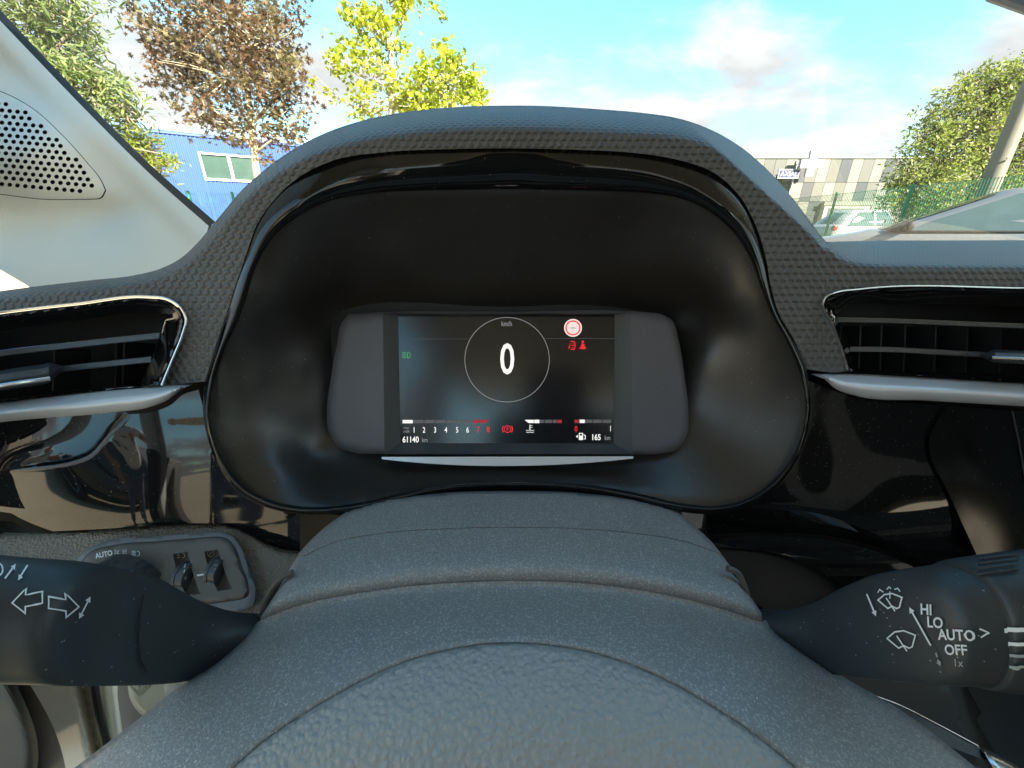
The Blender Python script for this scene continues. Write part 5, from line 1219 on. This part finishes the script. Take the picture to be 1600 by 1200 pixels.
decal('chevron_print', [stroke([(1528, 981), (1542, 987), (1530, 994)], 2.6)], bm2, PRINT, rs2)
decal('level_arrow_print', dbl((1456, 1008), (1423, 949), 2.6, 6, False), bm2, PRINT, rs2)
decal('wash_arrow_print', dbl((1357, 929), (1371, 963), 2.6, 5.5, False), bm2, PRINT, rs2)
decal('single_wipe_print', [stroke([(1464, 1019), (1466, 1026)], 2.6)]+dbl((1467, 1030), (1471, 1040), 2.6, 5, False), bm2, PRINTG, rs2)
def wiper(cx, cy, s):
    top = [(cx-22*s, cy-1*s), (cx-10*s, cy-11*s), (cx+4*s, cy-13*s), (cx+22*s, cy-6*s)]
    return [stroke(top+[(cx+17*s, cy+12*s), (cx+12*s, cy+14*s), (cx+4*s, cy+10*s), (cx-4*s, cy+14*s)], 2.3, True), stroke([(cx-7*s, cy-5*s), (cx+3*s, cy+10*s), (cx+9*s, cy+19*s)], 2.0)]
decal('front_wiper_print', wiper(1410, 998, 1.0), bm2, PRINT, rs2)
wv = wiper(1393, 939, .85)
decal('washer_print', wv+[stroke([(1383, 926), (1377, 922), (1374, 927)], 1.8), stroke([(1388, 922), (1392, 918), (1395, 921)], 1.8), stroke([(1393, 925), (1393, 936)], 1.8), stroke([(1400, 922), (1405, 920), (1409, 925)], 1.8)], bm2, PRINT, rs2)
for k, (v, h, dv) in enumerate(((984, 7, 3), (1006, 5.5, 3), (1024, 4.5, 3), (1040, 3.5, 3))):
    u0 = 1567+k*7; decal('interval_bar_print', [stroke([(u0, v), (1650, v-4)], h)], bm2, (PRINT, PRINT, PRINTG, PRINTG)[k], rs2)
decal('drop_print', [fill(circ((1586, 1042), 6, 10, 0, 360, 3))], bm2, PRINTG, rs2)
for v in (877, 884, 891, 899): tube('grip_rib', [bm2(u, v-(u-1530)*.12) for u in range(1530, 1600, 12) if bm2(u, v-(u-1530)*.12) is not None], .0005, STALK, tip, 6)

# ------------------------------------------------------------------ light switch unit on the lower pad
lsw = thing('light_switch_unit', 'taupe light switch unit with a knurled rotary knob and two thumbwheels', 'light switch', PV(260, 900, .225))
def pl_d(u, v): return dash_d(u, v)+.0145
plo = path([(122, 898), (126, 880), (142, 862), (175, 852), (240, 846), (300, 841), (340, 838)], [(340, 838), (356, 842), (366, 853), (378, 885), (389, 920), (388, 931), (377, 937)], [(377, 937), (320, 945), (260, 955), (190, 958), (145, 945), (126, 918), (122, 898)], step=5)
slot1 = path([(270, 866), (293, 862)], [(293, 862), (300, 890), (313, 928)], [(313, 928), (291, 931)], [(291, 931), (280, 905), (270, 866)], step=5)
slot2 = path([(319, 862), (341, 859)], [(341, 859), (349, 886), (362, 920)], [(362, 920), (341, 924)], [(341, 924), (329, 900), (319, 862)], step=5)
def plate_d(u, v): return pl_d(u, v)+quarter(pl_dist(plo, u, v, True)[0], 5)*.002
sheet('face_plate', plo, plate_d, PLATE, lsw, [slot1, slot2], 4, .004, inner=6, sharp=60)
bz = path([(115, 905), (122, 872), (150, 852), (250, 838), (345, 832)], [(345, 832), (362, 838), (374, 852), (388, 890), (399, 928), (395, 945), (375, 955)], [(375, 955), (280, 966), (180, 972), (125, 940), (115, 905)], step=6)
sheet('plate_bezel', bz, lambda u, v: dash_d(u, v)+.0160+quarter(pl_dist(bz, u, v, True)[0], 7)*.001, m_plastic('grey_bezel_plastic', (.20, .195, .195), .42, 1500, .3), lsw, [plo], 5, .006, inner=6, sharp=60)
for sl_, ctr in ((slot1, (291, 898)), (slot2, (340, 893))):
    sheet('slot_floor', sl_, lambda u, v: pl_d(u, v)+.0045, PLATE, lsw, (), 6, .003, inner=8)
# plate frame of reference for the round parts
pc = PV(198, 911, float(pl_d(np.float64(200), np.float64(893))))
e1 = (PV(240, 890, float(pl_d(np.float64(240), np.float64(890))))-PV(160, 896, float(pl_d(np.float64(160), np.float64(896))))).normalized()
e2 = PV(200, 860, float(pl_d(np.float64(200), np.float64(860))))-PV(200, 926, float(pl_d(np.float64(200), np.float64(926)))); e2 = (e2-e1*e2.dot(e1)).normalized(); e3 = e1.cross(e2)
if e3.dot(pc-Vector(C0)) > 0: e3 = -e3
nview = (Vector(C0)-pc).normalized()
e3 = Vector((.0, -.99, .02)).normalized(); e2 = e3.cross(e1).normalized(); e1 = e2.cross(e3)
KM = Matrix(((e1.x, e2.x, e3.x, pc.x), (e1.y, e2.y, e3.y, pc.y), (e1.z, e2.z, e3.z, pc.z), (0, 0, 0, 1)))
kr = .0195
kn_ = lathe('rotary_knob', [(kr*1.0, -.004), (kr*1.0, .0005), (kr, .001), (kr, .004), (kr*.98, .008), (kr*.94, .0105), (kr*.80, .0115), (kr*.78, .0105)], KM, m_plastic('knurled_black', (.05, .05, .05), .35), lsw, 88, lambda r, z, k, i: r*(1+(.03 if (k//2+i) % 2 else -.02)) if 2 <= i <= 5 else r)
lathe('chrome_disc', [(kr*.77, .0095), (kr*.70, .0118), (kr*.4, .0125), (.0005, .0127)], KM, STRIPM, kn_, 40)
for (u, v) in ((291, 899), (340, 892)):
    d0 = float(pl_d(np.float64(u), np.float64(v)))
    ax = e1; Mx = Matrix.Translation(PV(u, v, d0+.0035)) @ ax.to_track_quat('Z', 'Y').to_matrix().to_4x4()
    tw = lathe('thumbwheel', [(.0078, -.0033), (.0084, -.0030), (.0084, -.0012), (.0080, -.0010), (.0080, .0030), (.0076, .0034)], Mx, SLAT, lsw, 44, lambda r, z, k, i: r*(1.02 if (k % 2 and 1 <= i <= 2) else 1))
bw = on_depth(pl_d, .0006); bt = on_mesh([o for o in bpy.data.objects if o.name.startswith('thumbwheel')], .0002)
decal('auto_print', [text('AUTO', 162, 866, 8.0, .85, .025, 'C', 12)], bw, PRINT, lsw)
decal('side_lamp_print', [stroke(circ((186, 863), 2.6, 8, 90, 270)+[(186, 860.4)], 1.0), stroke(circ((191, 862.6), 2.6, 8, -90, 90)+[(191, 865.2)], 1.0)]+[stroke([(181.5, 860+2.6*i), (179, 859.4+2.9*i)], .9) for i in range(3)]+[stroke([(195, 859.6+2.6*i), (197.5, 858.8+2.9*i)], .9) for i in range(3)], bw, PRINT, lsw)
decal('dipped_lamp_print', [stroke(circ((214, 865), 4.2, 10, -90, 90, 4)+[(214, 869)], 1.2)]+[stroke([(205.5, 861.4+2.4*i), (212, 861.2+2.4*i)], 1.2) for i in range(4)], bw, PRINT, lsw)
bsf = on_depth(lambda u, v: pl_d(u, v)+.0045, .0005)
decal('level_lamp_print', [stroke(circ((284.5, 868), 4.3, 10, -90, 90, 3.6)+[(284.5, 871.6)], 1.1), stroke([(281, 865), (276, 863)], 1.0), stroke([(281, 868), (276, 867)], 1.0), stroke([(281, 871), (276, 871)], 1.0), stroke([(278, 862), (279.5, 873)], 1.0)], bsf, PRINT, lsw)
decal('dimmer_print', [stroke(circ((329, 865), 5, 16), 1.1, True), stroke([(326.5, 867.5), (331, 862.5)], 1.2), fill(circ((334.5, 859.5), 1.8, 8))], bsf, PRINT, lsw)
for s, u, v, r in (('2', 289, 884, -6), ('1', 288, 892.5, -6), ('0', 289.5, 903, -6)): decal('wheel_number', [text(s, u, v, 5, .9, .02, 'C', -14)], bt, PRINT, lsw)
for v in (876, 883, 889): decal('wheel_chevron', [stroke([(334.5, v+2), (337, v-1), (340, v+1)], 1.0)], bt, PRINTG, lsw)
decal('centre_mark_print', [fill([(307.5, 898), (318.5, 896.2), (319, 898.6), (308, 900.6)])], bw, PRINT, lsw)

# ------------------------------------------------------------------ front door opening, lower left
dj = thing('door_frame', 'beige painted front door frame and black seal below the indicator stalk', 'door frame', PV(150, 1200, .42))
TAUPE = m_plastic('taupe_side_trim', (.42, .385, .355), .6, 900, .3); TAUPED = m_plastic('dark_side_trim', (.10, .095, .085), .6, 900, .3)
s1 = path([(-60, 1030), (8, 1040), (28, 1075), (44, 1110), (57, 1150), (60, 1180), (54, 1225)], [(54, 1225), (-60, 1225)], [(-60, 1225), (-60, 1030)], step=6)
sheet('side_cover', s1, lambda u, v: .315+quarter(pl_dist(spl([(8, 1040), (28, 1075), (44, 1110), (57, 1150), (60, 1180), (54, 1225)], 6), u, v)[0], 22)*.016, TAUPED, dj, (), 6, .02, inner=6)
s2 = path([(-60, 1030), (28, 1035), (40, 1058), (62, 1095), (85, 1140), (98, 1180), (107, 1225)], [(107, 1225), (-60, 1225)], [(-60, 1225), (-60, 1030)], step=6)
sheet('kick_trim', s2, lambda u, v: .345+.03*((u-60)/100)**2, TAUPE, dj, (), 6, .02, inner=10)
s3 = path([(10, 1030), (142, 1030), (146, 1070), (153, 1115), (164, 1165), (172, 1225)], [(172, 1225), (80, 1225)], [(80, 1225), (10, 1030)], step=6)
def s3d(u, v):
    c = 112+(v-1050)*.22; return .405+.022*np.exp(-((u-c-14)/9)**2)+.00012*(u-100)
sheet('painted_pillar', s3, s3d, PAINT, dj, (), 6, .03, inner=6, sharp=70)
tube('door_seal', [PV(u, v, .408) for u, v in spl([(145, 1030), (148, 1068), (155, 1112), (166, 1160), (175, 1225)], 8)], .0032, RUBBER, dj, 8)
s4 = path([(148, 1030), (178, 1030), (184, 1090), (192, 1150), (200, 1225)], [(200, 1225), (170, 1225)], [(170, 1225), (160, 1150), (148, 1030)], step=6)
sheet('painted_flange', s4, lambda u, v: .43+.012*np.abs((u-150-(v-1030)*.12-14)/16)**2, PAINT, dj, (), 6, .03, inner=6, sharp=70)
s5 = path([(170, 1030), (240, 1030)], [(240, 1030), (240, 1225)], [(240, 1225), (185, 1225)], [(185, 1225), (170, 1030)], step=8)
sheet('hinge_recess', s5, lambda u, v: .50+0*u, m_plastic('mauve_grey_recess', (.20, .19, .20), .5), dj, (), 8, .02, inner=14)
s6 = path([(210, 1030), (420, 1030)], [(420, 1030), (420, 1225)], [(420, 1225), (225, 1225)], [(225, 1225), (210, 1150), (210, 1030)], step=8)
sheet('inner_wing', s6, lambda u, v: .56-.0003*(u-210), PAINT, dj, (), 8, .02, inner=14)
s7 = path([(202, 1030), (262, 1030), (264, 1070), (258, 1100), (240, 1125), (222, 1118), (204, 1095), (199, 1065), (202, 1030)], step=6)
hp = sheet('hinge_plate', s7, lambda u, v: .485+.01*quarter(pl_dist(s7, u, v, True)[0], 9), PAINT, dj, (), 6, .02, inner=7)
tube('hinge_pin', [PV(u, v, .47) for u, v in ((210, 1040), (212, 1065), (222, 1078), (236, 1062), (246, 1040))], .006, m_simple('zinc_hinge', (.62, .58, .48), .35, .8), hp, 8)

# ------------------------------------------------------------------ the person by the open driver's door (seen in the black trim)
def person(loc, rotz, skin, shirt, jean, shoe, hairm):
    root = thing('person', 'person in a white printed t-shirt and jeans, mirrored in the glossy trim', 'person', loc)
    Mr = Matrix.Translation(loc) @ Matrix.Rotation(rotz, 4, 'Z')
    def skinned(name, pts, edges, rad, mat, lvl=2):
        me = bpy.data.meshes.new(name); me.from_pydata([tuple(Mr @ Vector(p)) for p in pts], edges, []); 
        ob = bpy.data.objects.new(name, me); COL.objects.link(ob)
        ob.modifiers.new('skin', 'SKIN'); sv = me.skin_vertices[0].data
        for i, r in enumerate(rad): sv[i].radius = (r, r) if not isinstance(r, tuple) else r
        sv[0].use_root = True
        s = ob.modifiers.new('sub', 'SUBSURF'); s.levels = lvl; s.render_levels = lvl
        dg = bpy.context.evaluated_depsgraph_get(); dg.update()
        m2 = bpy.data.meshes.new_from_object(ob.evaluated_get(dg)); bpy.data.objects.remove(ob); m2.name = name; m2.materials.clear()
        return link(name, m2, mat, root, True, 0)
    # faces +X in its own frame, leaning towards the car, one arm stretched out in front
    body_p = [(.0, 0, .98), (.05, 0, 1.15), (.10, 0, 1.32), (.13, 0, 1.44), (.16, 0, 1.52), (.19, 0, 1.60), (.21, 0, 1.70),
              (.12, .19, 1.42), (.02, .30, 1.20), (.16, .28, 1.02), (.22, .27, .95),
              (.14, -.19, 1.42), (.34, -.24, 1.30), (.58, -.20, 1.28), (.68, -.19, 1.29)]
    body_e = [(0, 1), (1, 2), (2, 3), (3, 4), (4, 5), (5, 6), (3, 7), (7, 8), (8, 9), (9, 10), (3, 11), (11, 12), (12, 13), (13, 14)]
    skinned('body', body_p, body_e, [(.13, .10), (.12, .095), (.14, .10), (.12, .09), .055, (.085, .10), (.085, .095), .06, .045, .036, .034, .06, .045, .036, .034], skin)
    skinned('shirt', [(0, 0, .96), (.05, 0, 1.15), (.10, 0, 1.33), (.13, 0, 1.45), (.12, .20, 1.43), (.05, .28, 1.28), (.14, -.20, 1.43), (.27, -.235, 1.34)], [(0, 1), (1, 2), (2, 3), (3, 4), (4, 5), (3, 6), (6, 7)], [(.165, .125), (.15, .115), (.165, .118), (.12, .10), .085, .075, .085, .075], shirt)
    skinned('jeans', [(0, 0, .98), (0, .09, .88), (.10, .12, .50), (.02, .14, .09), (0, -.09, .88), (-.02, -.13, .50), (-.14, -.15, .09)], [(0, 1), (1, 2), (2, 3), (0, 4), (4, 5), (5, 6)], [(.155, .12), (.11, .10), .075, .06, (.11, .10), .075, .06], jean)
    skinned('hair', [(.17, 0, 1.74), (.20, 0, 1.78), (.25, 0, 1.79)], [(0, 1), (1, 2)], [(.09, .095), (.085, .09), (.05, .06)], hairm)
    for (x, y) in ((.06, .14), (-.10, -.15)): skinned('shoe', [(x-.06, y, .05), (x+.06, y, .05), (x+.16, y, .035)], [(0, 1), (1, 2)], [(.045, .05), (.045, .055), (.03, .05)], shoe)
    for (hx, hy, hz, dx, dz, s) in ((.69, -.19, 1.29, 1, 0, -1), (.23, .27, .94, .5, -.85, 1)):
        dv = Vector((dx, 0, dz)).normalized(); sd = Vector((0, 1, 0)); u3 = dv.cross(sd)
        b = Vector((hx, hy, hz)); pts = [b, b+dv*.045, b+dv*.08]; ed = [(0, 1), (1, 2)]; rr = [.03, (.042, .022), (.042, .02)]
        for k, (off, ln) in enumerate(((-.03, .065), (-.01, .078), (.011, .074), (.03, .058))):
            i = len(pts); pts += [b+dv*.085+sd*off, b+dv*(.085+ln*.5)+sd*off*1.1-u3*.004, b+dv*(.085+ln)+sd*off*1.1-u3*.02]; ed += [(2, i), (i, i+1), (i+1, i+2)]; rr += [.0095, .009, .0075]
        i = len(pts); pts += [b+dv*.03+sd*.04*s, b+dv*.06+sd*.062*s, b+dv*.085+sd*.068*s]; ed += [(1, i), (i, i+1), (i+1, i+2)]; rr += [.012, .0105, .009]
        skinned('hand', [tuple(q) for q in pts], ed, rr, skin, 1)
    hd = Mr @ Vector((.22, 0, 1.64)); fx = (Mr.to_3x3() @ Vector((1, 0, 0))); fy = (Mr.to_3x3() @ Vector((0, 1, 0)))
    V, F = tube_geo([hd+fx*.075+Vector((0, 0, .03)), hd+fx*.10+Vector((0, 0, -.005)), hd+fx*.085+Vector((0, 0, -.02))], [.010, .017, .012], 8); mesh('nose', V, F, skin, root)
    for s in (1, -1):
        bmx = bmesh.new(); bmesh.ops.create_uvsphere(bmx, u_segments=10, v_segments=8, radius=.012, matrix=Matrix.Translation(hd+fx*.078+fy*.033*s+Vector((0, 0, .03)))); me = bpy.data.meshes.new('eye'); bmx.to_mesh(me); bmx.free(); link('eye', me, RUBBER, root)
        bmx = bmesh.new(); bmesh.ops.create_uvsphere(bmx, u_segments=10, v_segments=8, radius=.03, matrix=Matrix.Translation(hd-fx*.0+fy*.092*s+Vector((0, 0, .01))) @ Matrix.Diagonal((.7, .35, 1, 1))); me = bpy.data.meshes.new('ear'); bmx.to_mesh(me); bmx.free(); link('ear', me, skin, root)
    V, F = tube_geo([hd+fx*.080+fy*.025+Vector((0, 0, -.045)), hd+fx*.088+Vector((0, 0, -.047)), hd+fx*.080-fy*.025+Vector((0, 0, -.045))], [.004, .007, .004], 6); mesh('mouth', V, F, m_simple('lips', (.35, .12, .10), .5), root)
SKIN = m_simple('tanned_skin', (.42, .22, .14), .55); JEAN = m_simple('blue_grey_jeans', (.09, .11, .17), .9, var=.3, scale=20); HAIR = m_simple('dark_hair', (.03, .02, .015), .7)
def m_shirt():
    n = NT('white_shirt_dark_print'); w = n.noise(9, 3, .7); sepz = n.N.new('ShaderNodeSeparateXYZ'); n.L.new(n.tc.outputs['Object'], sepz.inputs[0])
    band = n.math('MULTIPLY', n.math('GREATER_THAN', sepz.outputs[2], 1.12), n.math('LESS_THAN', sepz.outputs[2], 1.30))
    f = n.math('MULTIPLY', band, n.math('GREATER_THAN', w, .56)); return n.set(base=n.mixc(f, (.72, .70, .68), (.02, .02, .02)), rough=.9)
person(Vector((-1.42, -2.75, 0)), R(62), SKIN, m_shirt(), JEAN, RUBBER, HAIR)
